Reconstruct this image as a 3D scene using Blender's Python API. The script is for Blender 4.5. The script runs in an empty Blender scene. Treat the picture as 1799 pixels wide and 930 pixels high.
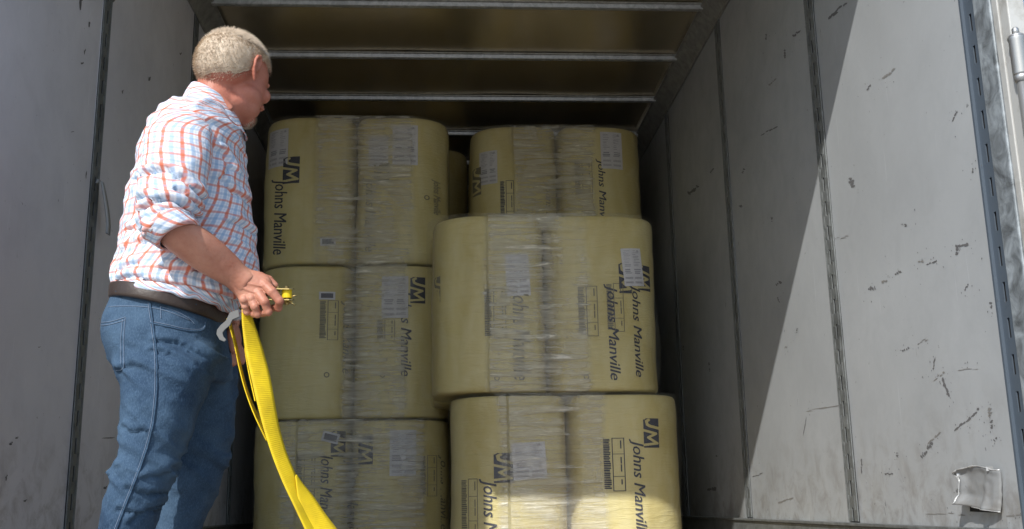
import bpy, bmesh, math, random
import numpy as np
from mathutils import Vector, Matrix, noise, geometry
from mathutils.bvhtree import BVHTree
R_ = math.radians
scene = bpy.context.scene
col = scene.collection

# ------------------------------------------------------------------ camera, sky, sun, exposure
F_PX, PITCH, YAW, ROLL, CAM_Z = 1836.5, .2257, .0639, -.0182, .31
fw = Vector((math.sin(YAW)*math.cos(PITCH), math.cos(YAW)*math.cos(PITCH), math.sin(PITCH)))
rt = Vector((math.cos(YAW), -math.sin(YAW), 0)); upv = rt.cross(fw)
cr = rt*math.cos(ROLL)+upv*math.sin(ROLL); cu = -rt*math.sin(ROLL)+upv*math.cos(ROLL)
CAM = Vector((0, 0, CAM_Z))
cam_d = bpy.data.cameras.new("camera"); cam = bpy.data.objects.new("camera", cam_d); col.objects.link(cam)
m = Matrix((cr, cu, -fw)).transposed().to_4x4(); m.translation = CAM
cam.matrix_world = m
cam_d.sensor_width = 36; cam_d.lens = 36*F_PX/1799; cam_d.clip_start = .05; cam_d.clip_end = 2000
scene.camera = cam

SUN = Vector((.58, 1, -.91)).normalized()            # direction the light travels
world = bpy.data.worlds.new("World"); scene.world = world; world.use_nodes = True
wn = world.node_tree; bgn = wn.nodes["Background"]
sky = wn.nodes.new("ShaderNodeTexSky"); sky.sky_type = 'NISHITA'; sky.sun_disc = False
sky.sun_elevation = math.asin(-SUN.z); sky.sun_rotation = math.atan2(-SUN.x, -SUN.y)
wn.links.new(sky.outputs[0], bgn.inputs[0]); bgn.inputs[1].default_value = .15
sl = bpy.data.lights.new("sun", 'SUN'); sl.energy = 3.5; sl.angle = R_(.5); sl.color = (1, .97, .92)
so = bpy.data.objects.new("sun", sl); col.objects.link(so)
so.rotation_euler = SUN.to_track_quat('-Z', 'Y').to_euler(); so.location = (-8, -18, 16)
scene.view_settings.view_transform = 'Standard'; scene.view_settings.look = 'None'
scene.view_settings.exposure = .42; scene.view_settings.gamma = 1

# ------------------------------------------------------------------ helpers
def at(px, py, Y):                                   # a point at depth Y seen at a place of the photograph
    d = fw + cr*((px-899.5)/F_PX) - cu*((py-465)/F_PX)
    return CAM + d*(Y/d.y)
def atX(px, py, X):
    d = fw + cr*((px-899.5)/F_PX) - cu*((py-465)/F_PX)
    return CAM + d*(X/d.x)
def tag(o, label=None, cat=None, group=None, kind=None):
    if label: o['label'] = label
    if cat: o['category'] = cat
    if group: o['group'] = group
    if kind: o['kind'] = kind
    return o
def empty(name, loc=(0, 0, 0)):
    o = bpy.data.objects.new(name, None); o.location = loc; o.empty_display_size = .1; col.objects.link(o); return o
def link(name, me, mat, parent=None, smooth=False):
    o = bpy.data.objects.new(name, me); col.objects.link(o)
    if mat is not None: me.materials.append(mat)
    if smooth: me.polygons.foreach_set('use_smooth', [True]*len(me.polygons))
    if parent is not None:
        o.parent = parent; o.matrix_parent_inverse = Matrix.Translation(-WORLD_LOC(parent))
    return o
def WORLD_LOC(o):
    v = Vector(o.location)
    if o.parent is not None: pass                    # parents keep world locations: children use a pure translation inverse
    return v if o.parent is None else Vector((0, 0, 0))+ABS.get(o.name, v)
ABS = {}
def mesh(name, V, F, mat, parent=None, smooth=False, uv=None):
    me = bpy.data.meshes.new(name); me.from_pydata([tuple(v) for v in V], [], F); me.update()
    if uv:
        l = me.uv_layers.new(name="UVMap")
        for lp in me.loops: pass
        k = 0
        for fu in uv:
            for c in fu: l.data[k].uv = c; k += 1
    return link(name, me, mat, parent, smooth)
class MB:
    def __init__(s): s.V = []; s.F = []
    def add(s, V, F):
        n = len(s.V); s.V += [Vector(v) for v in V]; s.F += [[i+n for i in f] for f in F]; return s
    def box(s, a, b):
        x0, y0, z0 = a; x1, y1, z1 = b
        V = [(x, y, z) for x in (x0, x1) for y in (y0, y1) for z in (z0, z1)]
        return s.add(V, [[0, 1, 3, 2], [4, 6, 7, 5], [0, 4, 5, 1], [2, 3, 7, 6], [0, 2, 6, 4], [1, 5, 7, 3]])
    def tube(s, pts, r, n=8):
        pts = [Vector(p) for p in pts]; rr = r if isinstance(r, (list, tuple)) else [r]*len(pts)
        V = []; ref = None
        for i, p in enumerate(pts):
            t = (pts[min(i+1, len(pts)-1)]-pts[max(i-1, 0)]).normalized()
            if ref is None: ref = t.orthogonal().normalized()
            ref = (ref-t*ref.dot(t)).normalized(); b = t.cross(ref)
            for k in range(n):
                a = 2*math.pi*k/n; V.append(p+(ref*math.cos(a)+b*math.sin(a))*rr[i])
        F = [[i*n+k, i*n+(k+1) % n, (i+1)*n+(k+1) % n, (i+1)*n+k] for i in range(len(pts)-1) for k in range(n)]
        F.append(list(range(n))[::-1]); F.append([(len(pts)-1)*n+k for k in range(n)])
        return s.add(V, F)
    def ell(s, c, r, M=None, nu=20, nv=12):
        V = []; F = []
        for i in range(nv+1):
            ph = math.pi*i/nv
            for k in range(nu):
                a = 2*math.pi*k/nu
                v = Vector((r[0]*math.sin(ph)*math.cos(a), r[1]*math.sin(ph)*math.sin(a), r[2]*math.cos(ph)))
                V.append(Vector(c)+(M @ v if M else v))
        for i in range(nv):
            for k in range(nu):
                F.append([i*nu+k, (i+1)*nu+k, (i+1)*nu+(k+1) % nu, i*nu+(k+1) % nu])
        return s.add(V, F)
    def build(s, name, mat, parent=None, smooth=False, bevel=0):
        o = mesh(name, s.V, s.F, mat, parent, smooth)
        if bevel:
            b = o.modifiers.new('b', 'BEVEL'); b.width = bevel; b.segments = 2; b.limit_method = 'ANGLE'
        return o
def cat(P, t):                                        # Catmull-Rom on a list of number tuples
    n = len(P); i = min(int(t), n-2); f = t-i
    p0, p1, p2, p3 = P[max(i-1, 0)], P[i], P[i+1], P[min(i+2, n-1)]
    return [.5*((2*b)+(-a+c)*f+(2*a-5*b+4*c-d)*f*f+(-a+3*b-3*c+d)*f**3) for a, b, c, d in zip(p0, p1, p2, p3)]
def spw(c, n): return math.copysign(abs(c)**(2/n), c)

# ------------------------------------------------------------------ materials
def mat(name, base=(.5, .5, .5), rough=.5, metal=0, spec=.5):
    m = bpy.data.materials.new(name); m.use_nodes = True; nt = m.node_tree
    b = nt.nodes['Principled BSDF']; b.inputs['Base Color'].default_value = (*base, 1)
    b.inputs['Roughness'].default_value = rough; b.inputs['Metallic'].default_value = metal
    b.inputs['Specular IOR Level'].default_value = spec
    return m, nt, b
def N(nt, t, **k):
    n = nt.nodes.new(t)
    for a, v in k.items():
        if a.startswith('i_'): n.inputs[a[2:].replace('_', ' ')].default_value = v
        else: setattr(n, a, v)
    return n
def coords(nt, scale=(1, 1, 1), rot=(0, 0, 0), kind='Object'):
    tc = N(nt, 'ShaderNodeTexCoord'); mp = N(nt, 'ShaderNodeMapping')
    mp.inputs['Scale'].default_value = scale; mp.inputs['Rotation'].default_value = rot
    nt.links.new(tc.outputs[kind], mp.inputs[0]); return mp.outputs[0]
def noi(nt, vec, scale, detail=4, rough=.55, dist=0):
    n = N(nt, 'ShaderNodeTexNoise'); n.inputs['Scale'].default_value = scale; n.inputs['Detail'].default_value = detail
    n.inputs['Roughness'].default_value = rough; n.inputs['Distortion'].default_value = dist
    nt.links.new(vec, n.inputs['Vector']); return n.outputs[0]
def ramp(nt, fac, stops):
    r = N(nt, 'ShaderNodeValToRGB'); e = r.color_ramp.elements
    while len(e) < len(stops): e.new(.5)
    for x, (p, c) in zip(e, stops):
        x.position = p; x.color = (*c, 1) if isinstance(c, tuple) else (c, c, c, 1)
    nt.links.new(fac, r.inputs[0]); return r.outputs[0]
def mix(nt, fac, a, b, mode='MIX'):
    n = N(nt, 'ShaderNodeMix'); n.data_type = 'RGBA'; n.blend_type = mode
    for sock, v in ((n.inputs[0], fac), (n.inputs[6], a), (n.inputs[7], b)):
        if hasattr(v, 'is_linked'): nt.links.new(v, sock)
        elif isinstance(v, tuple): sock.default_value = (*v, 1)
        else: sock.default_value = v
    return n.outputs[2]
def math_(nt, op, a, b=None, clamp=False):
    n = N(nt, 'ShaderNodeMath'); n.operation = op; n.use_clamp = clamp
    for i, v in enumerate((a, b)):
        if v is None: continue
        if hasattr(v, 'is_linked'): nt.links.new(v, n.inputs[i])
        else: n.inputs[i].default_value = v
    return n.outputs[0]
def bump(nt, b, h, strength=.3, dist=.01):
    n = N(nt, 'ShaderNodeBump'); n.inputs['Strength'].default_value = strength; n.inputs['Distance'].default_value = dist
    nt.links.new(h, n.inputs['Height']); nt.links.new(n.outputs[0], b.inputs['Normal']); return n

def liner_material(name, base, dark):
    m, nt, b = mat(name, base, .42, 0, .4)
    v = coords(nt); big = noi(nt, v, 1.3, 3, .5, .4); cl = noi(nt, v, 7, 6, .65, .3)
    c = mix(nt, ramp(nt, big, [(.3, .0), (.72, 1.0)]), tuple(x*.88 for x in base), tuple(min(1, x*1.07) for x in base))
    c = mix(nt, math_(nt, 'MULTIPLY', ramp(nt, cl, [(.45, 0.), (.8, 1.)]), .35), c, tuple(x*.72 for x in base))
    # small dark scuffs running diagonally, and fine specks
    v2 = coords(nt, (1, 1, .35), (R_(32), 0, 0)); s = noi(nt, v2, 16, 5, .62, .2)
    msk = noi(nt, v, 2.1, 2)
    sm = math_(nt, 'MULTIPLY', ramp(nt, s, [(.695, 0.), (.73, 1.)]), ramp(nt, msk, [(.5, 0.), (.62, 1.)]))
    c = mix(nt, math_(nt, 'MULTIPLY', sm, .75), c, dark)
    sp = noi(nt, v, 46, 2); c = mix(nt, math_(nt, 'MULTIPLY', ramp(nt, sp, [(.735, 0.), (.76, 1.)]), .55), c, dark)
    v3 = coords(nt, (1, 1, .05), (R_(-12), 0, 0)); sc = noi(nt, v3, 60, 2)
    c = mix(nt, math_(nt, 'MULTIPLY', ramp(nt, sc, [(.72, 0.), (.75, 1.)]), .3), c, tuple(min(1, x*1.5) for x in base))
    # dirt gathers low on the panel
    sep = N(nt, 'ShaderNodeSeparateXYZ'); nt.links.new(v, sep.inputs[0])
    low = N(nt, 'ShaderNodeMapRange'); low.inputs['From Min'].default_value = .62; low.inputs['From Max'].default_value = .2
    nt.links.new(sep.outputs[2], low.inputs[0])
    dn = ramp(nt, noi(nt, v, 10, 6, .7, .6), [(.46, 0.), (.66, 1.)])
    c = mix(nt, math_(nt, 'MULTIPLY', math_(nt, 'MULTIPLY', low.outputs[0], dn), .6), c, (.13, .11, .085))
    nt.links.new(c, b.inputs['Base Color'])
    bump(nt, b, math_(nt, 'ADD', noi(nt, v, 2.2, 2), math_(nt, 'MULTIPLY', sm, -.08)), .22, .02)
    nt.links.new(ramp(nt, cl, [(.3, .36), (.7, .6)]), b.inputs['Roughness'])
    return m
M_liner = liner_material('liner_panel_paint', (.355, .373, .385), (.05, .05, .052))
M_flap = liner_material('torn_liner_darkened', (.24, .25, .255), (.05, .05, .052))  # same liner, colour darkened to offset the sun on the flap
M_liner_left = liner_material('left_liner_lightened', (.61, .61, .65), (.05, .05, .055))  # same liner, base lightened in place of skylight and bounced light

def galv(name, base, rough=.45, scale=22, k0=.62, k1=1.2):
    m, nt, b = mat(name, base, rough, .55)
    v = coords(nt); a = noi(nt, v, scale, 5, .65, .8); s = noi(nt, v, 5, 4)
    c = mix(nt, ramp(nt, a, [(.3, 0.), (.7, 1.)]), tuple(x*k0 for x in base), tuple(min(1, x*k1) for x in base))
    c = mix(nt, ramp(nt, s, [(.56, 0.), (.75, .7)]), c, tuple(x*.4 for x in base))
    nt.links.new(c, b.inputs['Base Color']); nt.links.new(ramp(nt, a, [(.2, rough-.1), (.8, rough+.18)]), b.inputs['Roughness'])
    bump(nt, b, a, .15, .004); return m
M_post = galv('slotted_post_steel', (.21, .225, .225), .6)
M_strip, _, _ = mat('rear_strip_shaded', (.085, .11, .14), .55, .2)  # shade of the recess put into the strip's colour
M_rear = galv('rear_post_galvanised', (.30, .335, .36), .6, 17, .4, 1.5)
M_bow = galv('roof_bow_galvanised', (.50, .51, .50), .35, 30)
M_cove = galv('cove_trim_metal', (.36, .36, .34), .5)
M_dark, _, _ = mat('cavity_shade', (.012, .013, .015), .8)  # near-black colour standing in for shade inside hollows
m_, nt, b = mat('roof_sheet_aluminium', (.40, .39, .35), .27, .85)
v = coords(nt, (1, .4, 1)); h = noi(nt, v, 2.2, 3); bump(nt, b, h, .12, .03)
nt.links.new(mix(nt, ramp(nt, noi(nt, v, 4, 4), [(.3, 0.), (.7, 1.)]), (.55, .47, .32), (.72, .62, .44)), b.inputs['Base Color']); M_roof = m_
m_, nt, b = mat('white_door_paint', (.42, .42, .41), .45)
v = coords(nt); nt.links.new(mix(nt, ramp(nt, noi(nt, v, 9, 6, .7), [(.5, 0.), (.72, 1.)]), (.44, .445, .43), (.27, .26, .23)), b.inputs['Base Color']); M_door = m_
M_doorp, _, _ = mat('door_panel_grey', (.20, .215, .215), .5)
M_seal, _, _ = mat('black_rubber_seal', (.02, .02, .022), .6)
m_, nt, b = mat('trailer_floor_wood', (.16, .10, .06), .7)
v = coords(nt, (12, .6, 1)); nt.links.new(mix(nt, noi(nt, v, 3, 5), (.10, .065, .04), (.22, .15, .09)), b.inputs['Base Color']); M_floor = m_
m_, nt, b = mat('concrete', (.33, .32, .30), .85)
v = coords(nt); nt.links.new(mix(nt, noi(nt, v, 1.2, 8, .65), (.26, .255, .24), (.42, .41, .39)), b.inputs['Base Color']); bump(nt, b, noi(nt, v, 60, 4), .3, .004); M_conc = m_
m_, nt, b = mat('scuff_rubber', (.12, .12, .122), .7); M_scuff = m_
m_, nt, b = mat('scuff_soft', (.20, .195, .185), .6); M_scuff2 = m_
m_, nt, b = mat('torn_foil', (.48, .49, .49), .32, .35)
bump(nt, b, noi(nt, coords(nt), 45, 4), .5, .006); M_foil = m_

# insulation roll skin
m_, nt, b = mat('insulation_roll_skin', (.5, .43, .16), .38, 0, .45)
v = coords(nt); v1 = coords(nt, (1, 1, .25)); big = noi(nt, v1, 3.2, 3, .5, .5); med = noi(nt, coords(nt, (1, 1, .55)), 11, 5, .6, .8)
c = mix(nt, ramp(nt, big, [(.3, 0.), (.7, 1.)]), (.43, .345, .11), (.66, .58, .27))
c = mix(nt, math_(nt, 'MULTIPLY', ramp(nt, med, [(.42, 0.), (.75, 1.)]), .45), c, (.64, .60, .36))
nt.links.new(c, b.inputs['Base Color'])
wr = noi(nt, coords(nt, (.6, .6, 3.2)), 15, 5, .6, 1.2)
bump(nt, b, math_(nt, 'ADD', wr, math_(nt, 'MULTIPLY', noi(nt, v, 5, 2), 1.5)), .38, .012)
nt.links.new(ramp(nt, med, [(.3, .28), (.7, .5)]), b.inputs['Roughness']); M_roll = m_
m_, nt, b = mat('insulation_roll_end', (.50, .42, .12), .9)
bump(nt, b, noi(nt, coords(nt), 40, 4), .6, .01); M_end = m_
# stretch film: clear wrap with milky stretched bands and horizontal wrinkles
m_, nt, b = mat('stretch_film', (.88, .86, .76), .2, 0, .9)
tc = N(nt, 'ShaderNodeTexCoord'); sep = N(nt, 'ShaderNodeSeparateXYZ'); nt.links.new(tc.outputs['UV'], sep.inputs[0])
mp = N(nt, 'ShaderNodeMapping'); mp.inputs['Scale'].default_value = (1.5, 17, 1); nt.links.new(tc.outputs['UV'], mp.inputs[0])
st = noi(nt, mp.outputs[0], 2.4, 8, .66, .7)
mp2 = N(nt, 'ShaderNodeMapping'); mp2.inputs['Scale'].default_value = (3.2, 1.6, 1); nt.links.new(tc.outputs['UV'], mp2.inputs[0])
patch = noi(nt, mp2.outputs[0], 1.7, 3, .55, .6)
attr = N(nt, 'ShaderNodeAttribute'); attr.attribute_name = 'band'
band = attr.outputs['Fac']
edge_n = noi(nt, mp.outputs[0], .6, 4)
bm_ = math_(nt, 'MULTIPLY', band, ramp(nt, patch, [(.30, .3), (.56, 1.)]))
al = math_(nt, 'ADD', math_(nt, 'MULTIPLY', bm_, math_(nt, 'ADD', math_(nt, 'MULTIPLY', ramp(nt, st, [(.36, 0.), (.66, 1.)]), .34), .15)), .06, True)
al = math_(nt, 'ADD', al, math_(nt, 'MULTIPLY', math_(nt, 'MULTIPLY', ramp(nt, st, [(.60, 0.), (.66, 1.)]), bm_), .38), True)
nt.links.new(al, b.inputs['Alpha'])
bump(nt, b, st, 1.0, .02); M_film = m_
M_ink, _, _ = mat('dark_print_ink', (.022, .026, .045), .45)
M_faint, _, _ = mat('pale_print_ink', (.17, .155, .10), .5)
m_, nt, b = mat('label_paper', (.58, .58, .60), .55)
nt.links.new(mix(nt, noi(nt, coords(nt), 25, 3), (.50, .50, .53), (.64, .64, .65)), b.inputs['Base Color']); M_paper = m_
M_print, _, _ = mat('label_print', (.10, .10, .12), .6)
M_print2, _, _ = mat('label_print_grey', (.28, .28, .31), .6)

# ------------------------------------------------------------------ ground and loading step
tag(mesh('ground', [(-400, -400, -1.25), (400, -400, -1.25), (400, 400, -1.25), (-400, 400, -1.25)], [[0, 1, 2, 3]], M_conc), kind='structure')
mb = MB(); mb.box((-2.2, 1.55, -1.245), (1.2, 2.20, -.275))
st_ = mb.build('loading_step', M_conc, bevel=.015)
tag(st_, 'low concrete loading step behind the open trailer that the man stands on', 'step')

# ------------------------------------------------------------------ trailer
XR, XL, ZC = 1.343, -1.197, 2.72
YR, YF = 2.20, 14.0
tr = tag(empty('box_trailer', (0, 0, 0)), 'open rear of an empty-walled grey box trailer, inside lined with scuffed panels', 'trailer')
tr['label'] = 'grey lined box trailer, open at the rear and loaded with yellow roll bundles'
posts_R = [3.484+1.2317*k for k in range(8)]
posts_L = [3.484-1.2317*.36+1.2317*k for k in range(4)]
posts_L = list(posts_R)
def bul(side, y, z): return .0022*noise.noise(Vector((y*1.3, z*1.1, 4*side)))
def panel(side, y0, y1):
    x = XR if side > 0 else XL
    n = 10; V = []; F = []
    for i in range(n+1):
        for k in range(13):
            y = y0+(y1-y0)*i/n; z = .2+(ZC-.2)*k/12
            V.append((x+side*.0025+bul(side, y, z), y, z))
    q = len(V)
    fr = [V[0], V[12], V[n*13+12], V[n*13]]
    V += [(x+side*.03, y0, .2), (x+side*.03, y1, .2), (x+side*.03, y1, ZC), (x+side*.03, y0, ZC)]
    F = [[i*13+k, i*13+k+1, (i+1)*13+k+1, (i+1)*13+k] for i in range(n) for k in range(12)]
    V += fr; a, b_, c, d = q+4, q+5, q+6, q+7
    F += [[q, q+1, q+2, q+3], [a, q, q+3, b_], [d, c, q+2, q+1], [a, d, q+1, q], [b_, q+3, q+2, c]]
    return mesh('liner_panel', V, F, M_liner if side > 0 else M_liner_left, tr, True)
def slotted(side, yc, w=.08, per=.088, rows=((0, .011),), proud=.004):
    """a steel strip from kick plate to cove with real slots cut through; a near-black sheet behind paints the shade of the hollow"""
    x = XR if side > 0 else XL
    s = -side; mb = MB(); z0, z1 = .236, 2.66
    xs0, xs1 = x+s*proud, x+s*(proud-.003)
    cuts = []
    edges = [-w/2]
    for c, hw in rows: edges += [c-hw/2, c+hw/2]
    edges.append(w/2)
    def bx(a, b_, c, d): mb.box((min(xs0, xs1), yc+a, c), (max(xs0, xs1), yc+b_, d))
    for i in range(0, len(edges)-1, 2): bx(edges[i], edges[i+1], z0, z1)
    for j, (c, hw) in enumerate(rows):
        z = z0; ph = per*.5*(j % 2)
        k = 0
        while True:
            a = z0+ph+k*per; b_ = a+per*.42
            if b_ > z1: break
            bx(c-hw/2, c+hw/2, a, b_); k += 1
    # rolled lips down both sides
    for e in (-w/2, w/2-.004): mb.box((min(xs0, xs0+s*.001), yc+e, z0), (max(xs0, xs0+s*.001), yc+e+.004, z1))
    o = mb.build('slotted_post', M_post, tr)
    MB().box((min(x-s*.004, x-s*.0045), yc-w/2+.001, z0), (max(x-s*.004, x-s*.0045), yc+w/2-.001, z1)).build('slot_shade_sheet', M_dark, o)
    return o
for side, posts in ((1, posts_R), (-1, posts_L)):
    ys = [2.44 if side > 0 else 2.50]+posts+[YF]
    for a, b_ in zip(ys[:-1], ys[1:]): panel(side, a+(.036 if a > 2.5 else 0), b_-.036)
    for y in posts: slotted(side, y, .084 if side > 0 else .075, .088, ((-.024, .007), (0, .015), (.024, .007)))
    x = XR if side > 0 else XL; s = -side
    # kick plate along the floor
    mb = MB(); mb.box((min(x+s*.02, x), 2.44, 0), (max(x+s*.02, x), YF, .222)); mb.box((min(x+s*.028, x), 2.44, .222), (max(x+s*.028, x), YF, .232))
    mb.build('kick_plate', M_post, tr, bevel=.002)
    # cove trim along the ceiling: folded plate
    mb = MB(); prof = [(0, ZC-.10), (.006, ZC-.10), (.008, ZC-.085), (.062, ZC-.012), (.075, ZC-.008), (.075, ZC), (0, ZC)]
    V = [(x+s*p, y, z) for y in (2.5, YF) for p, z in prof]; n = len(prof)
    mb.add(V, [[i, (i+1) % n, n+(i+1) % n, n+i] for i in range(n)]+[list(range(n)), list(range(n, 2*n))[::-1]])
    mb.build('cove_trim', M_cove, tr)
    # outer skin of the side wall
    mb = MB(); xo = sorted((x+side*.04, x+side*.055)); mb.box((xo[0], 2.30 if side > 0 else 2.42, -.1), (xo[1], YF+.1, ZC+.09)); mb.build('outer_skin', M_door, tr)
MB().box((XL-.05, 2.26, -.12), (XR+.05, YF+.08, -.002)).build('deck_frame', M_post, tr)
for i in range(13):
    w = (XR-XL)/13
    MB().box((XL+i*w+.002, 2.30, -.0015), (XL+(i+1)*w-.002, YF, 0)).build('floor_board', M_floor, tr)
MB().box((XL, YF, 0), (XR, YF+.05, ZC)).build('bulkhead', M_liner, tr)
# roof sheet and bows
mb = MB(); V = []; F = []
nx, ny = 24, 110
for i in range(nx+1):
    for j in range(ny+1):
        x = XL+(XR-XL)*i/nx; y = 2.3+(YF-2.3)*j/ny
        V.append((x, y, ZC+.012+.006*noise.noise(Vector((x*1.6, y*2.4, 1)))))
F = [[i*(ny+1)+j, i*(ny+1)+j+1, (i+1)*(ny+1)+j+1, (i+1)*(ny+1)+j] for i in range(nx) for j in range(ny)]
rs = mesh('roof_sheet', V, F, M_roof, tr, True); sd = rs.modifiers.new('s', 'SOLIDIFY'); sd.thickness = .003; sd.offset = -1
for k in range(-4, 15):
    y = 4.7456+.61*k
    if y < 2.4: continue
    prof = [(-.034, .008), (-.034, .003), (-.020, .001), (-.015, -.016), (-.006, -.019), (.006, -.019), (.015, -.016), (.020, .001), (.034, .003), (.034, .008)]
    n = len(prof); x0, x1 = XL+.062, XR-.062
    V = [(x, y+p, ZC+z) for x in (x0, x1) for p, z in prof]
    MB().add(V, [[i, (i+1) % n, n+(i+1) % n, n+i] for i in range(n)]+[list(range(n)), list(range(n, 2*n))[::-1]]).build('roof_bow', M_bow, tr)
# rear frame
MB().box((XL-.06, 2.24, 2.645), (XR+.06, 2.40, 2.84)).build('rear_header', M_door, tr, bevel=.006)
MB().box((XL-.06, 2.42, -.1), (XL-.001, 2.49, 2.62)).build('rear_post', M_rear, tr, bevel=.004)
# right rear post: recessed slotted strip, then a proud galvanised face, black gasket and white frame edge
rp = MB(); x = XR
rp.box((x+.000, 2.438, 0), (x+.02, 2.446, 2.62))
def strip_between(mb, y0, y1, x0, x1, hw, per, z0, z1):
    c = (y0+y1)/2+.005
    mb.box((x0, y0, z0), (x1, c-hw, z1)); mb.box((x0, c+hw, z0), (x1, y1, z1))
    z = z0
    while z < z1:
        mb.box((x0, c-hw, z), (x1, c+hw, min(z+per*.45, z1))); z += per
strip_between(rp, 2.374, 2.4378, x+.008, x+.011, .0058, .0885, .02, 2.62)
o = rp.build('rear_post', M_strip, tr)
MB().box((x+.014, 2.376, .0), (x+.018, 2.437, 2.62)).build('slot_shade_sheet', M_dark, o)  # flat sheet painted as the shade behind the slots
MB().box((x-.004, 2.297, -.1), (x+.04, 2.3735, 2.62)).build('rear_post_face', M_rear, tr, bevel=.004)
MB().box((x+.004, 2.286, -.1), (x+.035, 2.2965, 2.62)).build('gasket', M_seal, tr)
MB().box((x-.005, 2.262, -.1), (x+.04, 2.2855, 2.62)).build('door_frame', M_door, tr, bevel=.002)
MB().box((x-.003, 2.222, -.1), (x+.04, 2.259, 2.62)).build('door_frame', M_door, tr, bevel=.003)
# the right-hand door stands open, swung out behind the frame; its lock rod faces the opening
dr = MB(); hx, hy = x+.055, 2.215
dx, dy = .93, -.37
def dbox(a0, a1, t0, t1, z0, z1, mb):
    P = []
    for a in (a0, a1):
        for t in (t0, t1):
            for z in (z0, z1): P.append((hx+dx*a+dy*t*-1, hy+dy*a+dx*t, z))
    mb.add(P, [[0, 1, 3, 2], [4, 6, 7, 5], [0, 4, 5, 1], [2, 3, 7, 6], [0, 2, 6, 4], [1, 5, 7, 3]])
dbox(0, 1.2, 0, .04, -.1, 2.68, dr); door = dr.build('trailer_door', M_doorp, tr, bevel=.004)
hp = at(1790, 100, 2.205)
hq = Vector((hp.x, 2.205, 0))
mb = MB()
mb.tube([(hq.x, hq.y, -.1), (hq.x, hq.y, 1.25)], .0125, 16); mb.tube([(hq.x, hq.y, 1.25), (hq.x, hq.y, 1.262), (hq.x, hq.y, 1.268)], [.0155, .0175, .0155], 20)
mb.tube([(hq.x, hq.y, z) for z in (1.266, 1.27, 1.352, 1.358, 1.362)], [.0165, .0178, .0178, .020, .0195], 24)
mb.tube([(hq.x, hq.y, z) for z in (1.360, 1.366, 1.370)], [.020, .017, .010], 24)
mb.tube([(hq.x, hq.y, z) for z in (1.368, 1.383, 1.387)], [.0085, .0085, .005], 6)
lr = mb.build('lock_rod', None, tr, True)

M_rod, nt, b = mat('zinc_rod', (.45, .46, .46), .42, .8)
lr.data.materials.append(M_rod)

# torn, folded-out flap of liner low on the right wall
def wallp(px, py, out=0):
    p = atX(px, py, XR); p.x -= out; return p
V = []; F = []; n_ = 18
def out_(u, w):
    """how far the torn skin stands off the wall: rolled out at its left and lower edges, flat at the right"""
    a = .016*math.exp(-(u/.10)**2)*(.5+.5*w)+.010+.014*max(0, w-.72)/.28*(1-.7*u)+.010*math.exp(-((u-.68)/.05)**2)*w+.008*math.exp(-(w/.10)**2)*(1-u*.6)-.009*max(0, u-.85)/.15
    return a+.0025*noise.noise(Vector((u*6, w*5, 3)))+.0015
for i in range(n_+1):
    for j in range(n_+1):
        u, w = i/n_, j/n_
        px = 1701+(60-4*w)*u+6*w*u-5*math.exp(-((w-.12)/.1)**2)*(1-u)**3*2+1.6*noise.noise(Vector((w*6, u*2, 1)))
        py = 826+(60+14*u)*w-7*math.sin(math.pi*min(1, u*1.15))*(1-w)
        V.append(wallp(px, py, out_(u, w)))
F = [[i*(n_+1)+j, (i+1)*(n_+1)+j, (i+1)*(n_+1)+j+1, i*(n_+1)+j+1] for i in range(n_) for j in range(n_)]
o = mesh('torn_flap', V, F, M_flap, tr, True); sd = o.modifiers.new('s', 'SOLIDIFY'); sd.thickness = .0012
tag(o, 'torn wall skin bulging out low on the right wall')
e_ = MB()
lf = [V[j]+Vector((-.001, 0, 0)) for j in range(n_+1)]; tp = [V[i*(n_+1)]+Vector((-.001, 0, 0)) for i in range(n_+1)]; bt_ = [V[i*(n_+1)+n_]+Vector((-.001, 0, 0)) for i in range(n_+1)]
e_.tube(lf, [.0016+.0012*abs(noise.noise(Vector((k*.7, 0, 0))))*2 for k in range(n_+1)], 6); e_.build('torn_edge', M_foil, o, True)
MB().tube(tp, [.0012+.0022*abs(noise.noise(Vector((k*.9, 4, 0))))*2 for k in range(n_+1)], 6).build('torn_edge', M_foil, o, True)
MB().tube(bt_[6:], [.0012]*len(bt_[6:]), 6).build('torn_edge', M_foil, o, True)
mesh('hole_shade_patch', [wallp(1703, 880, -.0012), wallp(1703, 899, -.0012), wallp(1750, 901, -.0012), wallp(1740, 884, -.0012)], [[0, 1, 2, 3]], M_dark, o)  # flat dark patch, painted shade of the opening under the flap
c = wallp(1698, 836, .012); MB().add([c+Vector((-.012, .004, .008)), c+Vector((-.004, -.008, .006)), c+Vector((0, -.010, -.014)), c+Vector((-.010, .006, -.016)), c+Vector((-.014, .000, -.002))], [[0, 1, 2, 3, 4]]).build('torn_edge', M_foil, o)
c = wallp(1748, 824, .010); MB().add([c+Vector((-.008, .008, .006)), c+Vector((-.002, -.012, .006)), c+Vector((0, -.014, -.004)), c+Vector((-.010, .004, -.005))], [[0, 1, 2, 3]]).build('torn_edge', M_foil, o)

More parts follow.
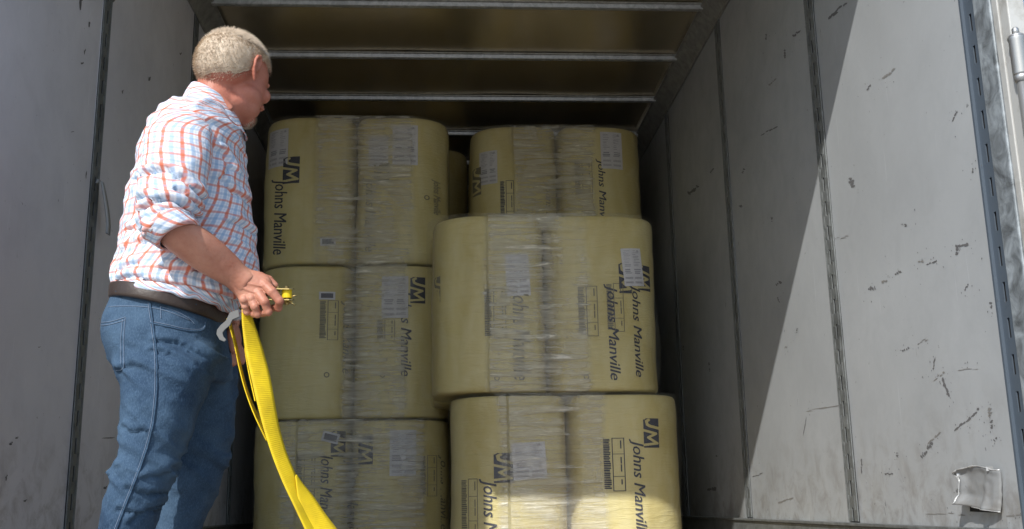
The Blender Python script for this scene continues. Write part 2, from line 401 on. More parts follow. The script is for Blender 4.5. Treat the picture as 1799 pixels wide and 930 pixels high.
# scuffs and gouges that have a place and shape of their own
def splat(mb, c, e1, e2, n=9, seed=0):
    rnd = random.Random(seed); V = []
    for k in range(n):
        a = 2*math.pi*k/n; r = rnd.uniform(.45, 1.15)
        V.append(c+e1*math.cos(a)*r+e2*math.sin(a)*r)
    mb.add(V, [list(range(n))])
scuffs = [(1775-280, 322, 7, 10, 20), (1590, 396, 3, 5, 0), (1688, 432, 13, 4, 10), (1680, 440, 4, 10, 0), (1530, 506, 8, 5, 10), (1553, 495, 6, 3, 30), (1577, 480, 7, 4, 35),
          (1590, 614, 8, 4, 15), (1217, 335, 5, 14, -50), (1250, 300, 3, 6, -40), (1350, 230, 2, 18, -60), (1356, 145, 3, 9, -50), (1378, 95, 3, 9, 0), (1345, 65, 2, 6, 0), (1398, 60, 3, 9, -50), (1470, 18, 4, 24, -50),
          (1635, 462, 10, 2, 25), (1617, 460, 5, 3, 20), (1740, 538, 3, 6, 0), (1697, 505, 2, 8, -20), (1660, 680, 3, 20, 20), (1690, 745, 3, 20, -48), (1710, 727, 3, 14, -50), (1640, 770, 3, 16, -40), (1622, 800, 8, 4, 40), (1632, 785, 4, 8, -30),
          (1440, 718, 30, 1.2, 10), (1413, 750, 1, 16, -10), (1660, 903, 40, 1.5, -2), (1782, 905, 16, 3, 5), (1300, 362, 4, 3, 0), (1305, 300, 3, 5, -30), (1355, 385, 2, 5, 0), (1250, 860, 8, 4, 10), (1330, 835, 10, 1.4, 20), (1380, 880, 14, 2, 20), (1512, 820, 1.5, 14, 0), (1560, 832, 8, 2, 0), (1575, 800, 3, 3, 0),
          (1367, 498, 7, 4, 30), (1367, 528, 2, 6, 20), (1380, 610, 3, 2, 0), (1399, 580, 2, 4, 0), (1245, 640, 3, 3, 0), (1246, 650, 2, 3, 0), (1200, 612, 2, 4, 0), (1258, 801, 2, 2, 0), (1737, 725, 5, 8, 0), (1741, 745, 4, 7, 0), (1747, 772, 5, 3, 30), (1650, 660, 14, 2, 40), (1640, 640, 2, 12, -10), (1700, 648, 20, 1.2, 4),
          (1560, 130, 3, 16, -45), (1676, 205, 2, 9, -30), (1525, 155, 2, 8, -30), (1475, 418, 16, 1.2, 12), (1708, 300, 2, 5, 0), (1620, 600, 12, 1.5, 25)]
mb = MB(); mbs = MB()
for i, (px, py, w, h, an) in enumerate(scuffs):
    soft = (w > 10 and h < 3) or i % 6 == 5
    c = wallp(px, py); ex = (wallp(px+1, py)-c); ez = (wallp(px, py-1)-c)
    a = R_(an); e1 = (ex*math.cos(a)+ez*math.sin(a))*w; e2 = (-ex*math.sin(a)+ez*math.cos(a))*h
    rnd = random.Random(i)
    for j in range(4):
        t = (j-1.5)/2.2; q = c+(e1 if w > h else e2)*t+Vector((0, rnd.uniform(-1, 1)*.002, rnd.uniform(-1, 1)*.003))
        q.x = XR+.0025+bul(1, q.y, q.z)-.0006-.0001*j
        k = rnd.uniform(.2, .5)*.85
        splat(mbs if soft else mb, q, e1*(k if w > h else rnd.uniform(.5, 1)), e2*(k if h >= w else rnd.uniform(.5, 1)), 10, i*7+j)
rnd = random.Random(77)
for i, (px, py, w, h, an) in enumerate(scuffs):
    for j in range(7):
        q = wallp(px+rnd.gauss(0, 9+w*.6), py+rnd.gauss(0, 9+h*.6)); q.x = XR+.0025+bul(1, q.y, q.z)-.0011; r = rnd.uniform(.0008, .003)
        splat(mb, q, Vector((0, r, r*.5)), Vector((0, -r*.3, r*rnd.uniform(.4, 1.4))), 7, i*31+j)
o = mb.build('scuff_marks', M_scuff, tr); tag(o, kind='stuff')
if mbs.V: tag(mbs.build('faint_scuff_marks', M_scuff2, tr), kind='stuff')
mb = MB()
for i, (px, py, w, h) in enumerate([(143, 8, 3, 12), (158, 45, 1.5, 6), (150, 92, 1.5, 5), (145, 112, 3, 2), (128, 232, 3, 1), (263, 140, 2, 4), (318, 95, 2, 2), (216, 162, 1.5, 3), (152, 310, 1.2, 8), (20, 780, 3, 3), (30, 770, 3, 2), (190, 770, 12, 1.2), (186, 858, 3, 3), (45, 880, 4, 2), (12, 840, 2, 5), (70, 610, 2, 1), (200, 2, 3, 3)]):
    c = atX(px, py, XL); ex = atX(px+1, py, XL)-c; ez = atX(px, py-1, XL)-c; c.x = XL-.0025+bul(-1, c.y, c.z)+.0008
    splat(mb, c, ex*w, ez*h, 9, i+100); splat(mb, c+ex*w*.7+ez*h*.8+Vector((.0007, 0, 0)), ex*w*.5, ez*h*.6, 8, i+200)
tag(mb.build('left_scuff_marks', M_scuff, tr), kind='stuff')

# ------------------------------------------------------------------ bundles of insulation rolls
BW, BD, BH = 1.03, 1.00, .815
def roll_outline(sx, sy, n=56, a=BW/4, b_=BD/4):
    """one squashed roll: flat where it meets its neighbour, round outside"""
    P = []
    for k in range(n):
        t = 2*math.pi*k/n; c, s = math.cos(t), math.sin(t)
        nx = 9.0 if c*sx < 0 else 2.25
        ny = 9.0 if s*sy < 0 else 2.6
        e = (nx+ny)/2
        P.append((sx*a+a*.998*spw(c, nx if abs(c) > .3 else e), sy*b_+b_*.998*spw(s, ny)))
    return P
def lump(x, z, seed):
    return .009*noise.noise(Vector((x*4, z*3, seed*3.7)))+.004*noise.noise(Vector((x*9, z*11, seed*1.7)))
OUTL = roll_outline(1, -1)
def front_y(x):
    """distance of the front face behind the bundle's front plane, at x from its centre line"""
    x = abs(x); best = None
    pts = sorted([(p[0], p[1]) for p in OUTL if p[1] < -BD/4])
    for p, q in zip(pts[:-1], pts[1:]):
        if p[0] <= x <= q[0]+1e-9: 
            t = (x-p[0])/max(1e-6, q[0]-p[0]); return p[1]+(q[1]-p[1])*t+BD/2
    return 0.02 if x < .05 else .2
def make_roll(sx, sy, seed, parent, off, BH=BH, wx=1):
    O = [(p[0]*wx, p[1]) for p in roll_outline(sx, sy)]; n = len(O); V = []
    prof = [(.0, .72), (.0, .93), (.004, .972), (.013, .991), (.030, 1.0)]
    zs = prof+[(BH*k/22, 1.0) for k in range(2, 21)]+[(BH-.01-a, r) for a, r in prof[::-1]]
    cx, cy = sx*BW/4*wx, sy*BD/4
    for z, r in zs:
        for x, y in O:
            l = lump(x, z, seed)
            dx, dy = x-cx, y-cy; L = math.hypot(dx, dy)
            k = r*(1+l/L)
            V.append(Vector((cx+dx*k, cy+dy*k, z))+off)
    m_ = len(zs)
    F = [[i*n+k, i*n+(k+1) % n, (i+1)*n+(k+1) % n, (i+1)*n+k] for i in range(m_-1) for k in range(n)]
    F += [list(range(n))[::-1], [(m_-1)*n+k for k in range(n)]]
    return mesh('insulation_roll', V, F, M_roll, parent, True)
def film(seed, parent, off, band=(-.29, .27), xtra=0, BH=BH, wx=1):
    pts = set()
    for sx in (1, -1):
        for sy in (1, -1): pts |= {(round(x*wx, 4), round(y, 4)) for x, y in roll_outline(sx, sy)}
    from mathutils.geometry import convex_hull_2d
    P = [Vector(p) for p in pts]; H = [P[i] for i in convex_hull_2d(P)]
    # resample
    L = [0]
    for i in range(len(H)): L.append(L[-1]+(H[(i+1) % len(H)]-H[i]).length)
    n = 300; R = []; j = 0
    for k in range(n):
        d = L[-1]*k/n
        while L[j+1] < d: j += 1
        t = (d-L[j])/(L[j+1]-L[j]); p = H[j].lerp(H[(j+1) % len(H)], t); R.append(p)
    nz = 90; V = []; B = []; UV = []
    zs = [-.004]+[BH*k/nz for k in range(nz+1)]+[BH+.002]
    for iz, z in enumerate(zs):
        ins = .07 if iz in (0, len(zs)-1) else (.010 if iz in (1, len(zs)-2) else 0)
        for k, p in enumerate(R):
            u = p.x*1.7+p.y*1.1
            w = noise.noise(Vector((u*2.2+seed, z*34, seed*2.1)))+.6*noise.noise(Vector((u*5+seed, z*75, 4)))
            l = lump(p.x, z, seed)
            q = p.normalized()
            o = .0075+max(0, l)+.0022*w+xtra*max(0, noise.noise(Vector((u*1.2, z*3+seed, 9))))*(1 if abs(p.x) > .42 else 0)-ins
            V.append(Vector((p.x+q.x*o, p.y+q.y*o, z))+off)
            e = .02*noise.noise(Vector((z*3, seed, 2)))
            bnd = min(1, max(0, (p.x-band[0]+e)/.03))*min(1, max(0, (band[1]+e-p.x)/.03))
            if p.y > 0: bnd = .5
            B.append(bnd); UV.append((k/n*4+seed*.37, z))
    nn = len(zs)
    F = [[i*n+k, i*n+(k+1) % n, (i+1)*n+(k+1) % n, (i+1)*n+k] for i in range(nn-1) for k in range(n-1)]
    F += [[i*n+n-1, i*n, (i+1)*n, (i+1)*n+n-1] for i in range(nn-1)]
    o = mesh('stretch_film', V, F, M_film, parent, True, uv=[[UV[i] for i in f] for f in F])
    at_ = o.data.attributes.new('band', 'FLOAT', 'POINT'); at_.data.foreach_set('value', B)
    return o
# lettering: outline font turned into a mesh, then laid onto the curved front
def text_mesh(body):
    cu_ = bpy.data.curves.new('t', 'FONT'); cu_.body = body; cu_.size = 1; cu_.offset = 0; cu_.shear = .25; cu_.space_character = .98; cu_.resolution_u = 2
    o = bpy.data.objects.new('t', cu_); col.objects.link(o)
    dg = bpy.context.evaluated_depsgraph_get(); me = o.evaluated_get(dg).to_mesh()
    V = [v.co.copy() for v in me.vertices]; me.calc_loop_triangles(); F = [list(t.vertices) for t in me.loop_triangles]
    o.evaluated_get(dg).to_mesh_clear(); bpy.data.objects.remove(o)
    xs = [v.x for v in V]; x0, x1 = min(xs), max(xs)
    cap = .73
    A = [((v.x-x0)/(x1-x0), v.y/cap) for v in V]; n = len(A); d = .026/(x1-x0)
    return [(u-d/2, v, 0) for u, v in A]+[(u+d/2, v, .0004) for u, v in A], F+[[i+n for i in f] for f in F]
TXT = text_mesh('Johns Manville')
TXT_M = text_mesh('JM')
def logo_mesh():
    """dark emblem of two blocks with a white J and M left open, on a fine grid; u runs along the reading direction"""
    def seg(p, a, b):
        ax, ay = a; bx, by = b; px, py = p; dx, dy = bx-ax, by-ay
        t = max(0, min(1, ((px-ax)*dx+(py-ay)*dy)/(dx*dx+dy*dy))); return math.hypot(px-ax-dx*t, py-ay-dy*t)
    J = [(.12, .34), (.2, .2), (.42, .24), (.52, .42), (.66, .98)]
    Mm = [(.78, .0), (1.0, .78), (1.25, .28), (1.62, .86), (1.72, .0)]
    V = []; F = []; idx = {}
    NU, NV = 104, 56
    def vid(i, j):
        if (i, j) not in idx: idx[(i, j)] = len(V); V.append((i/NU, j/NV))
        return idx[(i, j)]
    for i in range(NU):
        for j in range(NV):
            p = (1.9*(i+.5)/NU, (j+.5)/NV); sh = .22*(1-p[1])
            if p[0] < .12*p[1]*0+.02 or p[1] > .97: continue
            q = (p[0]+0, p[1])
            d = min([seg(q, a, b_) for a, b_ in zip(J[:-1], J[1:])]+[seg(q, a, b_)*1.12 for a, b_ in zip(Mm[:-1], Mm[1:])])
            if d < .088: continue
            if p[0] < .10 and p[1] < .25 and p[0]+p[1] < .18: continue
            F.append([vid(i, j), vid(i+1, j), vid(i+1, j+1), vid(i, j+1)])
    return V, F
LOGO = logo_mesh()
class Bundle:
    def __init__(s, Y, cx, z0, seed, label, band=(-.29, .27), xtra=0, h=.82, wx=1):
        s.Y, s.cx, s.z0, s.seed, s.wx = Y, cx, z0, seed, wx
        off = Vector((cx, Y+BD/2, z0)); s.off = off
        s.root = tag(empty('roll_bundle', (cx, Y+BD/2, z0)), label, 'insulation bundle', 'film-wrapped bundles of yellow insulation rolls')
        s.root.location = off
        for sx in (-1, 1):
            for sy in (-1, 1): make_roll(sx, sy, seed, s.root, off, h, wx)
        film(seed, s.root, off, band, xtra, h, wx)
    def p(s, px, py, out=.003):                       # photograph place -> point on the front
        P = at(px, py, s.Y)
        for _ in range(3):
            fy = front_y((P.x-s.cx)/s.wx); P = at(px, py, s.Y+fy)
        return P.x, P.z
    def on(s, x, z, out):
        lx = max(-BW/2+.004, min(BW/2-.004, (x-s.cx)/s.wx)); lz = z-s.z0
        return Vector((x, s.Y+front_y(lx)-lump(x-s.cx, lz, s.seed)*.95-out, z))
    def decal(s, name, V, F, m, box, out=.0035, tilt=0, up=False):
        """V in (u along reading direction 0..1, v across 0..1); box = left, top, right, bottom in the photograph"""
        l, t, r, b_ = box
        (x0, z0), (x1, z1) = s.p(l, t), s.p(r, b_)
        W, H = x1-x0, z0-z1; pts = []
        cxx, czz = (x0+x1)/2, (z0+z1)/2
        for uvw in V:
            u, v = uvw[:2]; o3 = uvw[2] if len(uvw) > 2 else 0
            x, z = (x0+W*v, z0-H*u)
            if tilt:
                dx, dz = x-cxx, z-czz; x = cxx+dx*math.cos(tilt)-dz*math.sin(tilt); z = czz+dx*math.sin(tilt)+dz*math.cos(tilt)
            pts.append(s.on(x, z, out+o3))
        return mesh(name, pts, F, m, s.root)
    def text(s, box, m=None, out=.0035, tilt=0): return s.decal('printed_lettering', TXT[0], TXT[1], m or M_ink, box, out, tilt)
    def logo(s, box, m=None, out=.0035, tilt=0): return s.decal('printed_emblem', LOGO[0], LOGO[1], m or M_ink, box, out, tilt)
    def grid(s, nu=6, nv=6, u0=0, u1=1, v0=0, v1=1):
        V = [(u0+(u1-u0)*i/nu, v0+(v1-v0)*j/nv) for i in range(nu+1) for j in range(nv+1)]
        return V, [[i*(nv+1)+j, (i+1)*(nv+1)+j, (i+1)*(nv+1)+j+1, i*(nv+1)+j+1] for i in range(nu) for j in range(nv)]
    def label(s, box, tilt=0, seed=1, out=.0045, kind='sheet'):
        V, F = s.grid(); o = s.decal('paper_label', V, F, M_paper, box, out, tilt)
        rnd = random.Random(seed); V2 = []; F2 = []
        def rc(u0, u1, v0, v1):
            n = len(V2); a, b_ = s.grid(2, 2, u0, u1, v0, v1); V2.extend(a); F2.extend([[i+n for i in f] for f in b_])
        if kind == 'sheet':
            for c0, c1 in ((.08, .46), (.56, .92)):
                u = .06
                while u < .48:
                    h = rnd.uniform(.008, .016); rc(u, u+h, c0+rnd.uniform(0, .06), c1-rnd.uniform(0, .22)); u += h+rnd.uniform(.022, .045)
                for u in (.55, .60, .645): rc(u, u+rnd.uniform(.022, .036), c0+rnd.uniform(0, .05), c1-rnd.uniform(0, .1))
                for u in (.76, .88): 
                    for q in range(5): rc(u+q*.011, u+q*.011+.006, c0, c1)
            rc(.05, .08, .80, .86); rc(.085, .10, .75, .90)
        else:
            rc(.2, .8, .12, .88)
        q = s.decal('label_print', V2, F2, M_print if kind != 'sheet' else M_print2, box, out+.0012, tilt)
        q.parent = o; q.matrix_parent_inverse = Matrix.Identity(4); q['kind'] = 'stuff'
        return o
    def frame(s, box, m=None, fill=True, seed=3, out=.0034):
        """printed data box: thin outline with short lines of print beside it"""
        V = []; F = []
        def rc(u0, u1, v0, v1):
            n = len(V); a, b_ = s.grid(3, 2, u0, u1, v0, v1); V.extend(a); F.extend([[i+n for i in f] for f in b_])
        rc(0, .012, .42, 1); rc(.988, 1, .42, 1); rc(0, 1, .42, .46); rc(0, 1, .96, 1)
        rc(.3, .31, .42, 1); rc(.72, .73, .42, 1)
        rnd = random.Random(seed)
        u = .02
        while u < .93:
            h = rnd.uniform(.012, .03); rc(u, u+h, 0.02, rnd.uniform(.28, .36)); u += h+.010
        for a in (.05, .36, .5, .78): rc(a, a+rnd.uniform(.08, .16), .80, .86)
        return s.decal('printed_data_box', V, F, m or M_faint, box, out)
# ABS: children of empties use translation inverses
YA, YB, YC = 5.50, 4.78, 5.80
LX = -.506
b1 = Bundle(YA, LX, 0.0, 1, 'bottom bundle of the left stack, with two emblems beside a tall white label', (-.36, .40), h=.76)
b2 = Bundle(YA, LX+.003, .762, 2, 'middle bundle of the left stack, right behind the ratchet in the hand', (-.06, .30), h=.822)
b3 = Bundle(YA, LX+.003, 1.586, 3, 'top bundle of the left stack, beside the head of the man', (-.22, .33), h=.842)
for k in range(2): 
    Bundle(YC, .66, .82*k, 4+k, 'hidden bundle in the back row of the right side, '+('at the bottom on the floor' if k == 0 else 'second from the floor'))
for k in range(3):
    Bundle(6.56, -.375, .82*k, 20+k, h=.98 if k == 2 else .82, label= ('lowest', 'middle', 'upper')[k]+' bundle far back, seen only through the dark gap between the stacks')
b4 = Bundle(YC, .655, 1.642, 6, 'top bundle of the right back row, set back above the two nearer ones', (-.28, .22), h=.85)
b5 = Bundle(YB, .553, 0.0, 7, 'nearest bundle at the lower right, its foot lit by the sun', (-.33, .17), .02, .806, 1.045)
b6 = Bundle(YB, .472, .812, 8, 'near bundle stacked on the sunlit one, with two vertical lettering lines side by side', (-.30, .20), .035, .85, 1.055)

# left stack, top
b3.logo((498, 277, 527, 322)); b3.text((484, 316, 503, 446)); b3.logo((657, 286, 685, 318), M_faint); b3.text((643, 312, 661, 442), M_faint)
b3.label((690, 221, 734, 291), 0, 1); b3.label((474, 234, 505, 291), 0, 2, .003); b3.label((648, 240, 682, 292), 0, 5, .003)
b3.label((563, 418, 590, 433), 0, 0, kind='block'); b3.text((762, 316, 775, 380), M_faint)
# left stack, middle
b2.logo((721, 487, 748, 534)); b2.text((705, 508, 724, 661)); b2.label((671, 486, 717, 559), 0, 3); b2.label((561, 513, 589, 527), 0, 0, kind='block')
b2.frame((562, 528, 594, 598)); b2.frame((662, 562, 694, 598)); b2.text((604, 530, 619, 660), M_faint)
# left stack, bottom
b1.logo((582, 757, 608, 803)); b1.text((564, 797, 584, 930)); b1.logo((630, 765, 656, 816)); b1.text((612, 810, 630, 945), M_faint)
b1.label((566, 760, 596, 778), -.25, 0, .0052, kind='block'); b1.label((685, 756, 731, 836), 0, 4); b1.frame((520, 797, 552, 890)); b1.frame((738, 800, 768, 872)); b1.text((774, 800, 788, 930), M_faint)
# back right, top
b4.label((1054, 232, 1094, 299), 0, 6); b4.text((1050, 280, 1068, 405)); b4.label((842, 270, 874, 322), 0, 7, .003); b4.logo((830, 300, 846, 342), M_faint); b4.frame((878, 318, 904, 392), M_ink); b4.frame((1008, 283, 1042, 346))
b4.text((958, 320, 974, 440), M_faint)
# near right, upper
b6.logo((1086, 462, 1111, 516)); b6.text((1066, 500, 1092, 668)); b6.logo((1119, 465, 1143, 514)); b6.text((1110, 500, 1132, 663)); b6.label((1092, 436, 1129, 505), .08, 8, .0056)
b6.text((900, 508, 934, 668), M_faint); b6.label((888, 446, 931, 520), 0.05, 9, .003); b6.frame((850, 507, 890, 594)); b6.frame((1014, 503, 1052, 591)); b6.frame((1064, 498, 1098, 583)); b6.logo((763, 490, 774, 532), M_faint)
# near right, lower
b5.logo((1129, 735, 1159, 787)); b5.text((1111, 772, 1139, 944)); b5.frame((1058, 770, 1100, 863), M_ink); b5.logo((867, 796, 904, 848)); b5.text((849, 842, 876, 1012)); b5.label((900, 778, 960, 842), .05, 10, .0045); b5.frame((810, 842, 840, 944))
def ring_mark(B, px, py):
    V = []; F = []
    for k in range(12):
        a = 2*math.pi*k/12; V += [(.5+.5*math.cos(a), .5+.5*math.sin(a)), (.5+.3*math.cos(a), .5+.3*math.sin(a))]
    F = [[2*k, (2*k+2) % 24, (2*k+3) % 24, 2*k+1] for k in range(12)]
    B.decal('printed_ring', V, F, M_faint, (px-5, py-5, px+5, py+5))
for B, q in ((b6, (873, 665)), (b6, (1030, 663)), (b2, (574, 659)), (b2, (672, 659)), (b3, (750, 348))): ring_mark(B, *q)

# ------------------------------------------------------------------ the man
def zp(x, y): return (150+x/2.066, 480+y/2.066)
YM = 2.45
def P3(px, py, dy=0): return at(px, py, YM+dy)
def loft(secs, nr=60, ns=64, disp=None, uvs=1.0, caps=True, closed_uv=True, vlen=None):
    """secs: (lx, ly, rx, ry, dy, depth, squareness): rings between a left and a right outline point of the photograph"""
    V = []; F = []; UV = []
    vv = 0; prev = None
    for i in range(nr+1):
        lx, ly, rx, ry, dy, d, q = cat(secs, (len(secs)-1)*i/nr)
        L = P3(lx, ly, dy); Rr = P3(rx, ry, dy); C = (L+Rr)/2; A = (Rr-L)/2
        if prev is not None: vv += (C-prev).length
        prev = C; per = 0; last = None
        for k in range(ns):
            t = 2*math.pi*k/ns
            p = C+A*spw(math.cos(t), q)+Vector((0, 1, 0))*(d*spw(math.sin(t), q))
            if last is not None: per += (p-last).length
            last = p; V.append(p); UV.append((per, vv))
    if disp:
        Nn = []
        for i in range(nr+1):
            for k in range(ns):
                a = V[i*ns+(k+1) % ns]-V[i*ns+(k-1) % ns]; b_ = V[min(i+1, nr)*ns+k]-V[max(i-1, 0)*ns+k]
                n = a.cross(b_); Nn.append(n.normalized() if n.length > 0 else Vector((0, 0, 0)))
        c0 = sum(V[:ns], Vector())/ns
        sgn = 1 if Nn[0].dot(V[0]-c0) > 0 else -1
        V = [v+n*(sgn*disp(v, i//ns/nr, UV[i])) for i, (v, n) in enumerate(zip(V, Nn))]
    uv = []
    for i in range(nr):
        for k in range(ns):
            F.append([i*ns+k, i*ns+(k+1) % ns, (i+1)*ns+(k+1) % ns, (i+1)*ns+k])
            u1 = UV[i*ns+k+1][0] if k < ns-1 else UV[i*ns+k][0]+(UV[i*ns+1][0])
            u2 = UV[(i+1)*ns+k+1][0] if k < ns-1 else UV[(i+1)*ns+k][0]+(UV[(i+1)*ns+1][0])
            uv.append([UV[i*ns+k], (u1, UV[i*ns+k][1]), (u2, UV[(i+1)*ns+k][1]), UV[(i+1)*ns+k]])
    if caps:
        F += [list(range(ns))[::-1], [nr*ns+k for k in range(ns)]]; uv += [[(0, 0)]*ns, [(0, 0)]*ns]
    return V, F, uv
def remeshed(name, V, F, vox, smooth_it=3, fac=.5):
    """one continuous skin round overlapping closed shapes"""
    me = bpy.data.meshes.new('tmp'); me.from_pydata([tuple(v) for v in V], [], F)
    bm = bmesh.new(); bm.from_mesh(me); bmesh.ops.recalc_face_normals(bm, faces=bm.faces); bm.to_mesh(me); bm.free()
    o = bpy.data.objects.new('tmp', me); col.objects.link(o)
    r = o.modifiers.new('r', 'REMESH'); r.mode = 'VOXEL'; r.voxel_size = vox
    sm = o.modifiers.new('s', 'SMOOTH'); sm.iterations = smooth_it; sm.factor = fac
    dg = bpy.context.evaluated_depsgraph_get(); m2 = bpy.data.meshes.new_from_object(o.evaluated_get(dg)); m2.name = name
    bpy.data.objects.remove(o)
    return m2
def nz(p, s, k=0): return noise.noise(Vector((p[0]*s+k, p[1]*s+k*.7, p[2]*s-k)))
def ridge(x): return 1-abs(x)*2

# skin, hair, cloth
m_, nt, b = mat('skin', (.50, .24, .165), .5, 0, .4)
v = coords(nt); a = noi(nt, v, 14, 5, .6); c = mix(nt, ramp(nt, a, [(.3, 0.), (.7, 1.)]), (.36, .135, .085), (.52, .255, .175))
c = mix(nt, ramp(nt, noi(nt, v, 120, 3), [(.55, 0.), (.75, .4)]), c, (.36, .15, .09))
sx_ = N(nt, 'ShaderNodeSeparateXYZ'); nt.links.new(v, sx_.inputs[0]); mr = N(nt, 'ShaderNodeMapRange'); mr.inputs['From Min'].default_value = 1.25; mr.inputs['From Max'].default_value = 1.4
nt.links.new(sx_.outputs[2], mr.inputs[0]); c = mix(nt, math_(nt, 'MULTIPLY', mr.outputs[0], .5), c, (.42, .13, .09))
nt.links.new(c, b.inputs['Base Color']); b.inputs['Subsurface Weight'].default_value = .12; b.inputs['Subsurface Scale'].default_value = .02
b.inputs['Subsurface Radius'].default_value = (1, .3, .15)
bump(nt, b, math_(nt, 'ADD', noi(nt, v, 160, 4), noi(nt, v, 40, 3)), .22, .003); M_skin = m_
m_, nt, b = mat('short_hair', (.50, .42, .33), .55, 0, .4)
v = coords(nt); nt.links.new(mix(nt, ramp(nt, noi(nt, v, 30, 3), [(.3, 0.), (.7, 1.)]), (.48, .38, .28), (.63, .53, .41)), b.inputs['Base Color'])
bump(nt, b, noi(nt, v, 420, 3), .5, .0015); M_hair = m_
def plaid(name):
    m, nt, b = mat(name, (.8, .8, .8), .75, 0, .25)
    tc = N(nt, 'ShaderNodeTexCoord'); sp = N(nt, 'ShaderNodeSeparateXYZ')
    wob = noi(nt, tc.outputs['UV'], 9, 2); add = N(nt, 'ShaderNodeVectorMath'); add.operation = 'ADD'
    wv = N(nt, 'ShaderNodeTexNoise'); wv.inputs['Scale'].default_value = 7; nt.links.new(tc.outputs['UV'], wv.inputs['Vector'])
    sc = N(nt, 'ShaderNodeVectorMath'); sc.operation = 'SCALE'; sc.inputs['Scale'].default_value = .022; nt.links.new(wv.outputs['Color'], sc.inputs[0])
    nt.links.new(tc.outputs['UV'], add.inputs[0]); nt.links.new(sc.outputs[0], add.inputs[1]); nt.links.new(add.outputs[0], sp.inputs[0])
    c = (.72, .74, .78)
    masks = []
    per = .040
    for ax in (0, 1):
        for off, w, colr, st in ((.0, .17, (.58, .12, .045), .85), (.5, .19, (.20, .34, .52), .62), (.25, .05, (.25, .33, .55), .3), (.75, .05, (.25, .33, .55), .3)):
            if ax: w *= .8; st *= .72
            f = math_(nt, 'FRACT', math_(nt, 'ADD', math_(nt, 'DIVIDE', sp.outputs[ax], per*(.84 if ax else 1)), off))
            d = math_(nt, 'ABSOLUTE', math_(nt, 'SUBTRACT', f, .5))
            r = N(nt, 'ShaderNodeMapRange'); r.inputs['From Min'].default_value = w/2+.05; r.inputs['From Max'].default_value = w/2-.02
            r.inputs['To Min'].default_value = 0; r.inputs['To Max'].default_value = st; nt.links.new(d, r.inputs[0])
            c = mix(nt, r.outputs[0], c if hasattr(c, 'is_linked') else c, mix(nt, 1., c, tuple(min(1, q*1.05) for q in colr)) , 'MIX')
    nt.links.new(c, b.inputs['Base Color'])
    b.inputs['Sheen Weight'].default_value = .1
    bump(nt, b, math_(nt, 'ADD', noi(nt, coords(nt), 30, 4, .6, 1.0), math_(nt, 'MULTIPLY', noi(nt, coords(nt), 500, 2), .12)), .45, .008)
    return m
M_plaid = plaid('plaid_cotton')
m_, nt, b = mat('blue_denim', (.06, .12, .22), .85, 0, .2)
v = coords(nt); big = noi(nt, v, 6, 4, .6); thr = noi(nt, coords(nt, (1, 1, .35)), 520, 2); 
c = mix(nt, ramp(nt, big, [(.32, 0.), (.68, 1.)]), (.013, .032, .066), (.058, .104, .165))
c = mix(nt, math_(nt, 'MULTIPLY', ramp(nt, thr, [(.45, 0.), (.7, 1.)]), .2), c, (.16, .25, .36))
nt.links.new(c, b.inputs['Base Color']); bump(nt, b, math_(nt, 'ADD', math_(nt, 'MULTIPLY', thr, .3), noi(nt, v, 28, 5, .6, 1.2)), .5, .007); M_denim = m_
m_, nt, b = mat('denim_stitch', (.15, .20, .28), .8); M_stitch = m_
m_, nt, b = mat('brown_leather', (.035, .022, .016), .45)
bump(nt, b, noi(nt, coords(nt), 90, 4), .3, .003); M_belt = m_
m_, nt, b = mat('boot_leather', (.05, .033, .022), .5); M_boot = m_
M_eye, _, _ = mat('eye_white', (.7, .68, .65), .2)

B = MB()
def addloft(secs, nr=24, ns=28):
    V, F, _ = loft(secs, nr, ns); B.add(V, F)
# head, in its own frame: forward, to his right, up
hf = Vector((.50, .866, -.20)).normalized(); hr = Vector((.866, -.50, 0)).normalized(); hu = hr.cross(hf).normalized()
if hu.z < 0: hu = -hu
HM = Matrix((hf, hr, hu)).transposed(); HC = P3(411, 134, 0)
def hp_(f, r, u): return HC+hf*f+hr*r+hu*u
def hell(c, r): B.ell(hp_(*c), r, HM, 28, 18)
hell((-.006, 0, .030), (.092, .074, .070)); hell((-.030, 0, .020), (.069, .072, .071)); hell((.030, 0, .018), (.062, .064, .062))
hell((.038, 0, -.020), (.054, .060, .062)); hell((.040, 0, -.060), (.046, .050, .044)); hell((.030, 0, -.046), (.052, .062, .038))
hell((.066, 0, -.086), (.024, .026, .019)); hell((.02, 0, -.075), (.05, .045, .032))
hell((.087, 0, .018), (.012, .040, .010))                              # brow
B.tube([hp_(.088, 0, .008), hp_(.100, 0, -.012), (hp_(.110, 0, -.030)), hp_(.096, 0, -.036)], [.007, .009, .012, .010], 12)   # nose
hell((.098, .010, -.033), (.010, .008, .007)); hell((.098, -.010, -.033), (.010, .008, .007))
hell((.072, .034, -.022), (.022, .022, .020)); hell((.072, -.034, -.022), (.022, .022, .020))   # cheeks
hell((.089, 0, -.053), (.010, .022, .0055)); hell((.087, 0, -.063), (.010, .019, .006))         # lips
for s_ in (1, -1):                                                      # ears: rim, lobe and bowl
    rim = []
    for k in range(13):
        a = R_(-70+k*24); rim.append(hp_(-.014-.017*math.cos(a+math.pi)*-1*.9, s_*(.074+.010*(1 if k > 3 else .4)), .004+.027*math.sin(a)))
    rim = [hp_(.000+f, s_*r, u) for f, r, u in ((.002, .070, -.004), (.006, .074, .012), (.003, .078, .026), (-.008, .083, .032), (-.020, .086, .026), (-.025, .086, .010), (-.021, .083, -.006), (-.013, .079, -.020), (-.005, .075, -.029), (.000, .070, -.022))]
    B.tube(rim, [.004, .0042, .0045, .0048, .005, .005, .0046, .005, .0062, .004], 10)
    hell((-.010, s_*.073, -.001), (.011, .005, .022))
